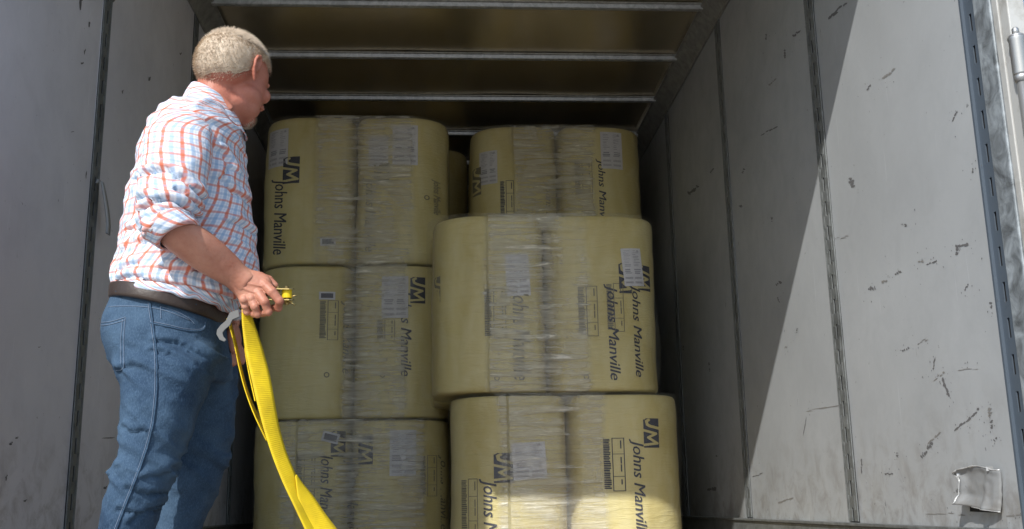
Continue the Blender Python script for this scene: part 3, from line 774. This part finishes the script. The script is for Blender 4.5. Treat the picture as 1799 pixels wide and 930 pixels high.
# neck and shoulders' core, then torso, arms, legs inside the clothes
addloft([(352, 130, 425, 140, 0, .050, 2), (347, 150, 424, 172, 0, .058, 2), (342, 168, 420, 205, .0, .066, 2), (335, 190, 420, 232, 0, .078, 2), (320, 210, 415, 250, 0, .1, 2)])
B.tube([P3(352, 158), P3(378, 172, -.055), P3(405, 196, -.045)], [.016, .018, .014], 12)
addloft([(295, 225, 412, 240, 0, .13, 2.), (262, 270, 415, 280, 0, .14, 2.), (240, 370, 420, 370, 0, .13, 2.), (225, 440, 430, 445, 0, .13, 2.), (215, 500, 400, 520, 0, .15, 2.3), (210, 560, 365, 580, 0, .14, 2.3), (215, 640, 360, 650, 0, .13, 2.3)])
addloft([(290, 225, 345, 225, -.15, .045, 2), (262, 300, 348, 300, -.215, .05, 2), (258, 370, 336, 375, -.24, .047, 2), (266, 405, 338, 385, -.248, .047, 2), (283, 428, 346, 394, -.244, .047, 2), (312, 452, 368, 407, -.228, .044, 2), (345, 475, 395, 430, -.203, .038, 2), (383, 496, 418, 452, -.175, .030, 2), (406, 508, 434, 470, -.16, .0245, 2), (424, 521, 452, 483, -.155, .022, 2)], 40, 28)
# far arm, bent behind the belly, its hand low by the strap
B.tube([P3(345, 235, .16), P3(340, 330, .22), P3(350, 425, .20), P3(385, 510, .12), P3(404, 572, .06)], [.055, .050, .043, .034, .025], 20)
B.ell(P3(410, 600, .05), (.018, .038, .044), None)
for i, (x, dyy) in enumerate(((398, .035), (406, .05), (414, .066), (420, .08))):
    B.tube([P3(x, 610, dyy), P3(x+3+i, 630, dyy-.005), P3(x+1+i, 645-i*2, dyy-.012)], [.0105, .0098, .0085], 10)
B.tube([P3(402, 590, .03), P3(408, 607, .012), P3(412, 620, .006)], [.012, .011, .009], 10)
for secs in ([(215, 650, 360, 650, -.08, .08, 2), (215, 800, 305, 800, -.09, .06, 2), (190, 930, 255, 930, -.09, .045, 2), (185, 1250, 225, 1250, -.09, .035, 2)], [(270, 650, 380, 650, .12, .07, 2), (280, 800, 385, 800, .18, .06, 2), (285, 930, 340, 930, .18, .045, 2), (280, 1250, 315, 1250, .18, .035, 2)]): addloft(secs)
body = remeshed('person', B.V, B.F, .0042, 3, .5)
# the gripping hand: finer skin, rooted in the wrist
H = MB()
V, F, _ = loft([(383, 496, 418, 452, -.17, .030, 2), (400, 506, 430, 466, -.162, .0255, 2), (412, 518, 442, 474, -.155, .022, 2), (422, 529, 458, 478, -.152, .0205, 2.2), (432, 536, 474, 488, -.152, .019, 2.3), (444, 538, 480, 502, -.150, .016, 2.3), (452, 536, 478, 512, -.148, .010, 2.2)], 26, 24); H.add(V, F)
def finger(pts, rr):
    H.tube([P3(*p) for p in pts], rr, 12)
    for p, r in ((pts[0], rr[0]), (pts[-1], rr[-1])): H.ell(P3(*p), (r, r, r), None, 12, 8)
    for p, r in zip(pts[1:-1], rr[1:-1]): H.ell(P3(*p), (r*1.06,)*3, None, 12, 8)
finger([(464, 499, -.160), (478, 513, -.170), (491, 529, -.168), (489, 541, -.153), (481, 541, -.143)], [.0125, .0112, .0102, .0092, .0085])       # index
finger([(453, 514, -.162), (465, 531, -.172), (471, 548, -.164), (462, 551, -.146)], [.0120, .0106, .0098, .0086])
finger([(440, 522, -.160), (448, 539, -.166), (452, 552, -.157), (445, 552, -.142)], [.0115, .0100, .0092, .0082])
finger([(426, 522, -.156), (431, 538, -.157), (434, 548, -.149), (429, 547, -.138)], [.0105, .0090, .0082, .0074])
finger([(440, 486, -.138), (458, 487, -.128), (472, 492, -.124), (483, 502, -.126)], [.0130, .0112, .0100, .0085])       # thumb on the far side
for x, y in ((466, 502), (455, 515), (441, 524), (428, 526)): H.ell(P3(x, y, -.168), (.0095, .0075, .0095), None, 12, 8)
for x0, y0, x1, y1 in ((424, 496, 466, 504), (420, 503, 452, 516)): H.tube([P3(x0, y0, -.172), P3(x1, y1, -.170)], [.0035, .003], 8)
hand = remeshed('hand', H.V, H.F, .0015, 2, .5)
bm = bmesh.new(); bm.from_mesh(body); bm.from_mesh(hand)
me = bpy.data.meshes.new('person'); bm.to_mesh(me); bm.free()
me.name = 'person'
base = P3(300, 900); base.z = -.275
me.transform(Matrix.Translation(-base))
man = link('person', me, M_skin, None, True); man.location = base
tag(man, 'man with short fair hair in plaid shirt and blue jeans, back turned, holding a strap', 'person')
for s_ in (1, -1):
    MB().ell(hp_(.0725, s_*.030, .002), (.0095, .0095, .0095), None, 14, 10).build('eye', M_eye, man, True)

# hair: a close-cropped cap with thousands of short strands
rnd = random.Random(5)
def hair_ok(f, r, u):
    side = abs(r)
    line = -.040 if f < -.045 else (-.040+(f+.045)*1.25 if f < -.012 else (.036 if f < .012 and side > .05 else .030+max(0, f-.012)*.45))
    if side < .035 and f > .02: line = .052
    return u > line+.004*math.sin(f*90)
C0 = (-.006, 0, .032); HS = [((-.006, 0, .030), (.0935, .0755, .0725)), ((-.030, 0, .020), (.0725, .0755, .0745)), ((.030, 0, .022), (.064, .066, .066))]
def hair_surf(d):
    """farthest hit of a ray from the head centre with the cranium ellipsoids"""
    best = 0
    for c, rr in HS:
        o_ = [(C0[i]-c[i])/rr[i] for i in range(3)]; dd = [d[i]/rr[i] for i in range(3)]
        a = sum(x*x for x in dd); b_ = sum(x*y for x, y in zip(o_, dd)); c_ = sum(x*x for x in o_)-1
        D = b_*b_-a*c_
        if D > 0: best = max(best, (-b_+math.sqrt(D))/a)
    return [C0[i]+d[i]*best for i in range(3)]
V = []; F = []; nu, nv = 120, 70; ok = {}
for i in range(nv+1):
    th = math.pi*.86*i/nv
    for k in range(nu):
        a = 2*math.pi*k/nu; d = (math.sin(th)*math.cos(a), math.sin(th)*math.sin(a), math.cos(th))
        p = hair_surf(d); good = hair_ok(p[0], p[1], p[2]-.002)
        th_ = (.0026 if hair_ok(p[0], p[1], p[2]-.012) else .0008) if good else -.006
        th_ += .005*max(0, min(1, (p[0]-.03)/.04))*max(0, min(1, (p[2]-.055)/.02))
        n = .0008*noise.noise(Vector(p)*60)
        V.append(hp_(*[p[j]+d[j]*(th_+n) for j in range(3)])); ok[(i, k)] = good
F = [[i*nu+k, (i+1)*nu+k, (i+1)*nu+(k+1) % nu, i*nu+(k+1) % nu] for i in range(nv) for k in range(nu) if ok[(i, k)] or ok[(i+1, k)]]
for q in range(26000):
    z = rnd.uniform(-.85, 1); a = rnd.uniform(0, 2*math.pi); s0 = math.sqrt(1-z*z); d = (s0*math.cos(a), s0*math.sin(a), z)
    p = hair_surf(d)
    if not hair_ok(p[0]+rnd.gauss(0, .004), p[1], p[2]+rnd.gauss(0, .006)+.002): continue
    top = max(0, p[2]-.05)
    L = rnd.uniform(.004, .009)+top*.13
    fr = max(0, (p[0]-.055)/.04) if p[2] > .06 else 0
    dirv = Vector((d[0]*.7+(.5 if p[2] > .06 else -.35), d[1]*.8, d[2]*.7-(.1 if p[2] > .06 else .55)+fr*.8))+Vector((rnd.gauss(0, .13), rnd.gauss(0, .13), rnd.gauss(0, .13))); dirv.normalize()
    if fr: L += .006*min(1, fr)
    sd = Vector(d).cross(dirv)
    if sd.length < 1e-4: continue
    sd.normalize(); b0 = Vector(p)+Vector(d)*.0015; w = .0005
    n = len(V); tip = b0+dirv*L+Vector(d)*L*.25
    for q_ in (b0-sd*w, b0+sd*w, tip): V.append(hp_(*q_))
    F.append([n, n+1, n+2])
mesh('hair', V, F, M_hair, man)
# goatee
V = []; F = []
for q in range(900):
    p = Vector((.066, 0, -.086)); d = Vector((rnd.uniform(-.1, 1), rnd.uniform(-1, 1), rnd.uniform(-1, .7))).normalized()
    b0 = p+Vector((d.x*.024, d.y*.026, d.z*.019)); tip = b0+(d+Vector((0, 0, -.6))).normalized()*rnd.uniform(.003, .007); sd = d.cross(Vector((.3, .1, -1))).normalized()*.0008
    n = len(V); V += [hp_(*(b0-sd)), hp_(*(b0+sd)), hp_(*tip)]; F.append([n, n+1, n+2])
mesh('beard', V, F, M_hair, man)

# shirt
def px_line(pts, dy):
    q = [P3(x, y, dy) for x, y in pts]; return [(p.x, p.z) for p in q]
def crease_at(v, lines, amp):
    """a sharp tuck along each line, with the cloth above it bulging over"""
    best = 0
    for L in lines:
        for (ax, az), (bx, bz) in zip(L[:-1], L[1:]):
            dx, dz = bx-ax, bz-az; l2 = dx*dx+dz*dz; t = ((v.x-ax)*dx+(v.z-az)*dz)/l2
            if t < -.3 or t > 1.3: continue
            tc_ = max(0, min(1, t)); ex, ez = v.x-ax-dx*tc_, v.z-az-dz*tc_; d = math.hypot(ex, ez)
            if d > .035: continue
            s_ = 1 if ez > 0 else -1
            w = -amp*math.exp(-(d/.0042)**2)+amp*.75*math.exp(-((d*s_-.011)/.008)**2)
            if abs(w) > abs(best): best = w
    return best
CR_SLEEVE = [px_line(q, -.30) for q in ([(250, 302), (272, 297), (294, 296), (315, 308), (334, 326), (346, 348)], [(252, 368), (275, 356), (300, 353), (322, 360), (338, 370)], [(248, 348), (268, 352)], [(308, 333), (325, 346), (342, 360)], [(250, 398), (262, 408), (285, 398)])]
CR_TORSO = [px_line(q, -.17) for q in ([(222, 305), (246, 307)], [(212, 392), (235, 398), (262, 410)], [(206, 428), (226, 418), (250, 425)], [(198, 466), (216, 458), (238, 462)], [(196, 484), (226, 480), (262, 492), (300, 500)], [(392, 380), (410, 372), (436, 384)], [(380, 300), (398, 318), (420, 322)], [(330, 500), (368, 512), (410, 520)], [(372, 470), (400, 500), (432, 512)], [(384, 250), (394, 280), (380, 310)], [(290, 470), (330, 478), (352, 470)])]
def shirt_disp(v, t, uv):
    w = .0038*nz(v, 7)+.0012*nz(v, 26, 3)
    # gathers that run up from the belt and blouse over it
    g = noise.noise(Vector((v.x*22+v.y*22, v.z*5, 2.2))); low = max(0, (t-.62)/.38)
    w += low*(.012*g+.008*math.sin(low*9+nz(v, 5)*3))*(1 if t < .985 else .3)
    # slanting drag folds from the arm across the side
    s_ = noise.noise(Vector((v.x*7+v.z*17, v.y*5, v.z*6-v.x*12))); w += .011*(max(0, ridge(s_)-.4)-.1)*(1-.5*low)
    s3 = noise.noise(Vector((v.x*16+v.z*5, v.y*12, v.z*9))); w += .006*max(0, ridge(s3)-.5)
    w += float(crease_at(v, CR_TORSO, .008)) if v.y < YM else 0
    return w-.009
torso = [(338, 186, 392, 196, 0, .085, 2), (304, 194, 418, 212, 0, .140, 2.05), (275, 208, 430, 234, 0, .168, 2.1), (254, 236, 432, 260, .0, .178, 2.1), (238, 275, 432, 290, 0, .174, 2.1), (222, 325, 438, 330, 0, .168, 2.1),
         (211, 375, 446, 375, 0, .165, 2.05), (203, 420, 453, 420, 0, .168, 2.05), (196, 460, 457, 462, 0, .174, 2.1), (187, 493, 453, 503, 0, .181, 2.15), (188, 511, 440, 537, 0, .186, 2.15), (196, 517, 415, 558, 0, .178, 2.15), (206, 510, 395, 547, 0, .158, 2.1)]
torso = [(q[0]+9,)+q[1:] for q in torso]
V, F, uv = loft(torso, 150, 150, shirt_disp, caps=False)
shirt = mesh('shirt', V, F, M_plaid, man, True, uv); sd = shirt.modifiers.new('s', 'SOLIDIFY'); sd.thickness = .002; sd.offset = -1
def sleeve_disp(v, t, uv):
    w = .003*nz(v, 16, 1)+.0015*nz(v, 40)
    s_ = noise.noise(Vector((v.x*10, v.y*6, v.z*24-v.x*10))); e = math.exp(-((t-.72)/.22)**2)
    return w-.002+(.008*e+.001)*(max(0, ridge(s_)-.35)-.15)+.003*max(0, ridge(nz(v, 11, 4))-.5)+(crease_at(v, CR_SLEEVE, .013) if v.y < YM-.1 else 0)
slv = [(312, 205, 352, 198, -.085, .055, 2), (284, 214, 364, 214, -.125, .068, 2.1), (262, 238, 372, 240, -.165, .074, 2.1), (252, 278, 370, 284, -.205, .070, 2.1), (246, 318, 360, 330, -.228, .068, 2.1), (242, 352, 350, 362, -.242, .067, 2.1),
       (241, 382, 345, 378, -.248, .066, 2.1), (249, 408, 340, 382, -.25, .064, 2.1), (263, 424, 341, 386, -.25, .060, 2)]
V, F, uv = loft(slv, 100, 96, sleeve_disp, caps=False)
sl_ = mesh('sleeve', V, F, M_plaid, man, True, uv); sd = sl_.modifiers.new('s', 'SOLIDIFY'); sd.thickness = .002; sd.offset = -1
cuff = [(255, 415, 328, 372, -.25, .062, 2), (254, 418, 330, 371, -.25, .068, 2), (266, 425, 338, 382, -.249, .070, 2), (279, 434, 349, 394, -.247, .067, 2), (281, 433, 347, 395, -.245, .056, 2)]
V, F, uv = loft(cuff, 24, 96, lambda v, t, u: .0022*nz(v, 30, 2), caps=False)
cf = mesh('cuff', V, F, M_plaid, man, True, uv); sd = cf.modifiers.new('s', 'SOLIDIFY'); sd.thickness = .003; sd.offset = -1
# far sleeve
fs = [(325, 215, 400, 225, .13, .07, 2), (300, 260, 395, 265, .20, .07, 2), (300, 330, 385, 335, .24, .066, 2), (315, 400, 392, 400, .225, .062, 2), (330, 445, 400, 425, .20, .058, 2)]
V, F, uv = loft(fs, 50, 64, sleeve_disp, caps=False); mesh('sleeve', V, F, M_plaid, man, True, uv)
collar = [(345, 182, 418, 224, 0, .070, 2), (341, 160, 410, 196, 0, .070, 2), (338, 156, 408, 190, -.002, .078, 2), (330, 168, 420, 214, -.002, .090, 2), (324, 181, 432, 240, -.002, .100, 2)]
V, F, uv = loft(collar, 26, 90, lambda v, t, u: .0015*nz(v, 30, 5), caps=False)
co = mesh('collar', V, F, M_plaid, man, True, uv); sd = co.modifiers.new('s', 'SOLIDIFY'); sd.thickness = .002

# jeans: pelvis and both legs in one continuous piece
J = MB()
for secs in (
    [(208, 518, 390, 552, 0, .158, 2.1), (199, 540, 396, 580, 0, .165, 2.1), (189, 566, 402, 610, 0, .172, 2.1), (187, 595, 405, 632, 0, .174, 2.1), (197, 630, 405, 650, 0, .172, 2.1), (216, 660, 395, 668, 0, .155, 2.1)],
    [(194, 590, 385, 610, -.07, .09, 2.1), (200, 630, 385, 634, -.08, .098, 2.1), (211, 664, 372, 655, -.09, .10, 2.1), (215, 700, 353, 700, -.09, .100, 2.1), (214, 752, 337, 752, -.09, .096, 2.1), (209, 792, 320, 790, -.09, .090, 2.1), (199, 825, 306, 830, -.09, .086, 2.1), (190, 866, 290, 866, -.09, .084, 2.1), (177, 930, 270, 930, -.085, .082, 2.1), (165, 1000, 262, 1000, -.08, .078, 2.1), (162, 1120, 252, 1120, -.08, .072, 2.1), (166, 1290, 248, 1290, -.08, .068, 2.1), (168, 1335, 250, 1335, -.08, .068, 2.1)],
    [(235, 590, 406, 620, .10, .09, 2.2), (240, 650, 413, 655, .13, .1, 2.2), (250, 700, 414, 700, .15, .098, 2.1), (256, 750, 410, 750, .17, .095, 2.1), (262, 800, 402, 800, .18, .09, 2.1), (268, 845, 386, 850, .18, .086, 2.1), (272, 885, 370, 885, .18, .083, 2.1), (274, 930, 353, 930, .18, .080, 2.1), (270, 1000, 344, 1000, .18, .076, 2.1), (266, 1120, 336, 1120, .18, .07, 2.1), (266, 1270, 338, 1270, .18, .066, 2.1), (268, 1305, 340, 1305, .18, .066, 2.1)]):
    V, F, _ = loft(secs, 60, 44); J.add(V, F)
jm = remeshed('jeans', J.V, J.F, .0048, 6, .5)
jn = [v.normal.copy() for v in jm.vertices]
zk = P3(200, 815).z; zb = P3(200, 660).z
CR_J = [px_line([zp(*p) for p in q], -.17) for q in ([(100, 352), (125, 345), (165, 338), (215, 352)], [(150, 780), (200, 800), (250, 800), (292, 790)], [(62, 745), (95, 700), (130, 705)], [(165, 905), (215, 860), (262, 820)], [(255, 250), (330, 252), (380, 275), (435, 300)], [(245, 285), (310, 300), (370, 330)], [(120, 860), (180, 872), (240, 862)], [(130, 560), (170, 580), (215, 575)], [(300, 690), (270, 730), (210, 745)])]
for v, n in zip(jm.vertices, jn):
    p = v.co; w = .004*nz(p, 8)+.0016*nz(p, 30, 2)
    dk = math.exp(-((p.z-zk)/.075)**2); db = math.exp(-((p.z-zb)/.05)**2)
    s_ = noise.noise(Vector((p.x*8+p.z*6, p.y*7, p.z*19+p.x*11))); w += (.014*dk+.012*db+.0012)*(max(0, ridge(s_)-.3)-.2)
    s2 = noise.noise(Vector((p.x*14-p.z*9, p.y*10, p.z*16+3))); w += .004*(max(0, ridge(s2)-.6))
    if p.y < YM-.03 and n.y < .2: w += crease_at(p, CR_J, .006)
    v.co = p+n*w
jeans = link('jeans', jm, M_denim, man, True)
bvh = BVHTree.FromPolygons([v.co.copy() for v in jm.vertices], [list(p.vertices) for p in jm.polygons])
def hit(px, py, out=.001, tree=None):
    d = (at(px, py, 3)-CAM).normalized(); r = (tree or bvh).ray_cast(CAM, d)
    if r[0] is None: return None
    return r[0]+r[1]*out
def lineon(pts, n=30):
    out = []
    for i in range(n+1):
        q = cat(pts, (len(pts)-1)*i/n); h = hit(q[0], q[1])
        if h is not None: out.append(h)
    return out
seams = [[zp(*p) for p in ((228, 108), (240, 200), (252, 300), (252, 420), (240, 540), (215, 640), (180, 740), (140, 840), (108, 925), (95, 960))],
         [zp(*p) for p in ((236, 175), (300, 188), (360, 202), (410, 205), (430, 195), (434, 178))],
         [zp(*p) for p in ((272, 120), (274, 165))], [zp(*p) for p in ((272, 122), (330, 140), (375, 165), (395, 185))],
         [zp(*p) for p in ((45, 180), (92, 176), (146, 160))], [zp(*p) for p in ((47, 190), (92, 186), (144, 171))],
         [zp(*p) for p in ((146, 162), (140, 230), (140, 300), (138, 345), (112, 352))], [zp(*p) for p in ((136, 168), (130, 240), (130, 330))],
         [zp(*p) for p in ((85, 122), (150, 120), (228, 124), (300, 140), (380, 172))]]
for k, s_ in enumerate(seams):
    L = lineon(s_, 60 if k == 0 else 24)
    if len(L) > 2: MB().tube(L, .0007, 6).build('stitching', M_stitch, man, True)
    if k in (0, 1):
        L2 = [p+Vector((.004 if k == 0 else 0, 0, -.004 if k else 0)) for p in L]
        q = MB()
        q.tube(L2, .0024, 6); q.build('seam', M_denim, man, True)
# belt and loops
beltl = [(193, 511, 393, 548, 0, .168, 2.15), (191, 512, 395, 550, 0, .174, 2.15), (190, 529, 393, 569, 0, .176, 2.15), (192, 531, 391, 571, 0, .170, 2.15)]
beltl = [(q[0]+13,)+q[1:] for q in beltl]
V, F, uv = loft(beltl, 16, 100, caps=False)
belt = mesh('belt', V, F, M_belt, man, True); sd = belt.modifiers.new('s', 'SOLIDIFY'); sd.thickness = .003
bt = BVHTree.FromPolygons([Vector(v) for v in V], F)
for x, y in ((237, 521), (340, 545), (205, 522)):
    a, b_ = hit(x+2, y-13, .0025, bt), hit(x-2, y+15, .0025, bt)
    pts = []
    for i in range(9):
        h = hit(x+2-4*i/8, y-11+24*i/8, .003 if i not in (0, 8) else 0, bt)
        if h: pts.append(h)
    if len(pts) > 2:
        q = MB(); 
        for o_ in (-.0035, 0, .0035): q.tube([p+Vector((o_, 0, 0)) for p in pts], .0022, 6)
        q.build('belt_loop', M_denim, man, True)
# boots
for x, dyy, zt in ((210, -.08, 1335), (304, .18, 1305)):
    c = P3(x, 1300, dyy); c.z = -.275; q = MB()
    q.ell(c+Vector((.0, 0, .07)), (.052, .048, .07)); q.ell(c+Vector((.09, .03, .045)), (.12, .048, .042)); q.ell(c+Vector((.16, .05, .038)), (.06, .05, .036))
    bmn = remeshed('boot', q.V, q.F, .006, 3)
    for v in bmn.vertices: v.co.z = max(v.co.z, -.272)
    link('boot', bmn, M_boot, man, True)

# ------------------------------------------------------------------ ratchet strap
m_, nt, b = mat('yellow_webbing', (.80, .60, .02), .65, 0, .3)
tc = N(nt, 'ShaderNodeTexCoord'); wv = N(nt, 'ShaderNodeTexWave'); wv.wave_type = 'BANDS'; wv.bands_direction = 'Y'; wv.inputs['Scale'].default_value = 75
nt.links.new(tc.outputs['UV'], wv.inputs['Vector']); bump(nt, b, wv.outputs['Fac'], .35, .0012)
sp = N(nt, 'ShaderNodeSeparateXYZ'); nt.links.new(tc.outputs['UV'], sp.inputs[0])
ed = math_(nt, 'ABSOLUTE', math_(nt, 'SUBTRACT', sp.outputs[0], .5))
c = mix(nt, ramp(nt, noi(nt, coords(nt), 30, 4), [(.35, 0.), (.75, 1.)]), (.74, .53, .012), (.56, .39, .012))
c = mix(nt, ramp(nt, ed, [(.40, 0.), (.42, .28), (.45, 0.)]), c, (.40, .30, .01))
nt.links.new(c, b.inputs['Base Color']); M_web = m_
M_zinc, nt, b = mat('gold_zinc', (.42, .32, .13), .38, .9)
M_hook, nt, b = mat('coated_hook', (.12, .12, .117), .5, .2)
strap = tag(empty('ratchet_strap', P3(485, 515, -.15)), 'bright yellow ratchet strap with metal handle, held in the hand and hanging in a loop', 'ratchet strap')
def ribbon(secs, n=70, name='webbing', th=.0022):
    V = []; F = []; uv = []; U = []; L = 0; prev = None
    for i in range(n+1):
        lx, ly, ld, rx, ry, rd = cat(secs, (len(secs)-1)*i/n)
        a, b_ = P3(lx, ly, ld), P3(rx, ry, rd); c_ = (a+b_)/2
        if prev is not None: L += (c_-prev).length
        prev = c_
        for k in range(7):
            t = k/6; V.append(a.lerp(b_, t)+Vector((0, -.0025*math.sin(math.pi*t), 0))); U.append((t, L))
    for i in range(n):
        for k in range(6):
            f = [i*7+k, i*7+k+1, (i+1)*7+k+1, (i+1)*7+k]; F.append(f); uv.append([U[j] for j in f])
    o = mesh(name, V, F, M_web, strap, True, uv); sd = o.modifiers.new('s', 'SOLIDIFY'); sd.thickness = th; sd.offset = 0
    return o
ribbon([(426, 538, -.145, 442, 540, -.125), (425, 560, -.148, 444, 560, -.122), (428, 592, -.15, 454, 590, -.118), (433, 625, -.15, 464, 622, -.12), (441, 662, -.15, 474, 660, -.125), (451, 706, -.15, 482, 704, -.125), (463, 752, -.15, 490, 748, -.12), (478, 800, -.15, 502, 792, -.12), (496, 846, -.15, 519, 834, -.12), (516, 888, -.15, 534, 872, -.115), (536, 930, -.15, 552, 912, -.11), (560, 980, -.15, 578, 960, -.11), (600, 1050, -.15, 620, 1035, -.1)])
ribbon([(519, 838, -.135, 521, 834, -.133), (521, 858, -.135, 532, 850, -.12), (525, 885, -.135, 550, 872, -.11), (531, 915, -.135, 573, 905, -.105), (540, 950, -.135, 604, 945, -.10), (552, 1000, -.14, 640, 990, -.10)])
ribbon([(398, 560, -.12, 402, 558, -.085), (405, 580, -.12, 409, 578, -.085), (413, 612, -.122, 417, 610, -.085), (421, 650, -.125, 425, 648, -.09), (432, 690, -.13, 436, 688, -.095), (447, 730, -.135, 452, 726, -.10), (468, 775, -.130, 478, 770, -.10)])
ribbon([(424, 545, -.10, 428, 543, -.065), (427, 580, -.105, 431, 578, -.07), (431, 620, -.11, 436, 618, -.075), (438, 660, -.12, 443, 658, -.09), (448, 705, -.135, 453, 702, -.11)])
# handle: two side plates, cross pins, spool wound with webbing
def plate(dyy, pts, mb, th=.0022):
    n = len(pts); V = [P3(x, y, dyy) for x, y in pts]+[P3(x, y, dyy)+Vector((0, th, 0)) for x, y in pts]
    mb.add(V, [[i, (i+1) % n, n+(i+1) % n, n+i] for i in range(n)]+[list(range(n)), list(range(n, 2*n))[::-1]])
for y0 in (506, 525):                                                    # the two side plates, seen nearly edge on
    hd = MB(); V = []
    prof = [(460, -.166), (508, -.168), (514, -.163), (517, -.150), (514, -.138), (508, -.132), (460, -.134)]
    for dz in (0, 2.0): V += [P3(x, y0+dz+(x-460)*.012, d) for x, d in prof]
    n = len(prof); hd.add(V, [[i, (i+1) % n, n+(i+1) % n, n+i] for i in range(n)]+[list(range(n)), list(range(n, 2*n))[::-1]])
    hd.build('ratchet_plate', M_zinc, strap, bevel=.0005)
rw = MB(); V = []; n = 24                                                # toothed wheel under the spool
for z in (529, 533):
    for k in range(n): 
        r = .0125 if k % 2 else .0085; c_ = P3(504, z, -.150); V.append(c_+Vector((r*math.cos(2*math.pi*k/n), r*math.sin(2*math.pi*k/n), 0)))
rw.add(V, [[i, (i+1) % n, n+(i+1) % n, n+i] for i in range(n)]+[list(range(n)), list(range(n, 2*n))[::-1]]); rw.build('ratchet_wheel', M_zinc, strap)
MB().tube([P3(504, 509.5, -.150), P3(504, 524.5, -.150)], .0112, 20).build('spool_webbing', M_web, strap)
for x, d, r in ((489, -.160, .0035), (504, -.150, .0045)): MB().tube([P3(x, 503.5, d), P3(x, 536, d)], r, 12).build('cross_pin', M_zinc, strap, True)
MB().tube([P3(512, 521, -.160), P3(519, 519.5, -.160), P3(523, 520, -.158)], .0012, 6).build('release_wire', M_zinc, strap, True)
MB().tube([P3(508, 532, -.160), P3(516, 534, -.160), P3(518, 538, -.158)], .0012, 6).build('release_wire', M_zinc, strap, True)
q = MB(); q.tube([P3(462, 509, -.15), P3(440, 525, -.138), P3(425, 545, -.13)], .009, 12); q.build('handle_grip', M_zinc, strap, True)
# flat J-hook on the end of the strap
V = []; out = [(420, 545), (405, 550), (397, 566), (386, 575), (379, 584), (378, 592), (384, 602), (392, 605), (394, 603), (389, 597), (387, 589), (392, 582), (402, 574), (408, 562), (422, 556)]
out = [(402+(x-402)*.85, 552+(y-552)*.88) for x, y in out]
hk = MB(); plate(-.155, out, hk, .006); hk.build('hook', M_hook, strap, bevel=.0015)

# loose white strap tail hanging from the left wall's post
q = MB(); x0 = XL+.012
pt = [atX(*p, x0+.004*i) for i, p in enumerate(((168, 322), (172, 316), (178, 320), (181, 335), (184, 352), (187, 372), (189, 395), (188, 412)))]
V = []; F = []
for i, p in enumerate(pt):
    w = .004+.012*min(1, i/4); V += [p+Vector((0, -w, 0)), p+Vector((.002, w, 0)), p+Vector((.006, w, .0)), p+Vector((.004, -w, 0))]
for i in range(len(pt)-1):
    for k in range(4): F.append([i*4+k, i*4+(k+1) % 4, (i+1)*4+(k+1) % 4, (i+1)*4+k])
F += [[0, 1, 2, 3], [len(V)-1, len(V)-2, len(V)-3, len(V)-4]]
M_tail, _, _ = mat('grey_nylon', (.34, .35, .36), .6)
tl = mesh('strap_tail', V, F, M_tail, None, True); tag(tl, 'short pale strap tail hooked into the slotted post on the left wall', 'strap tail')
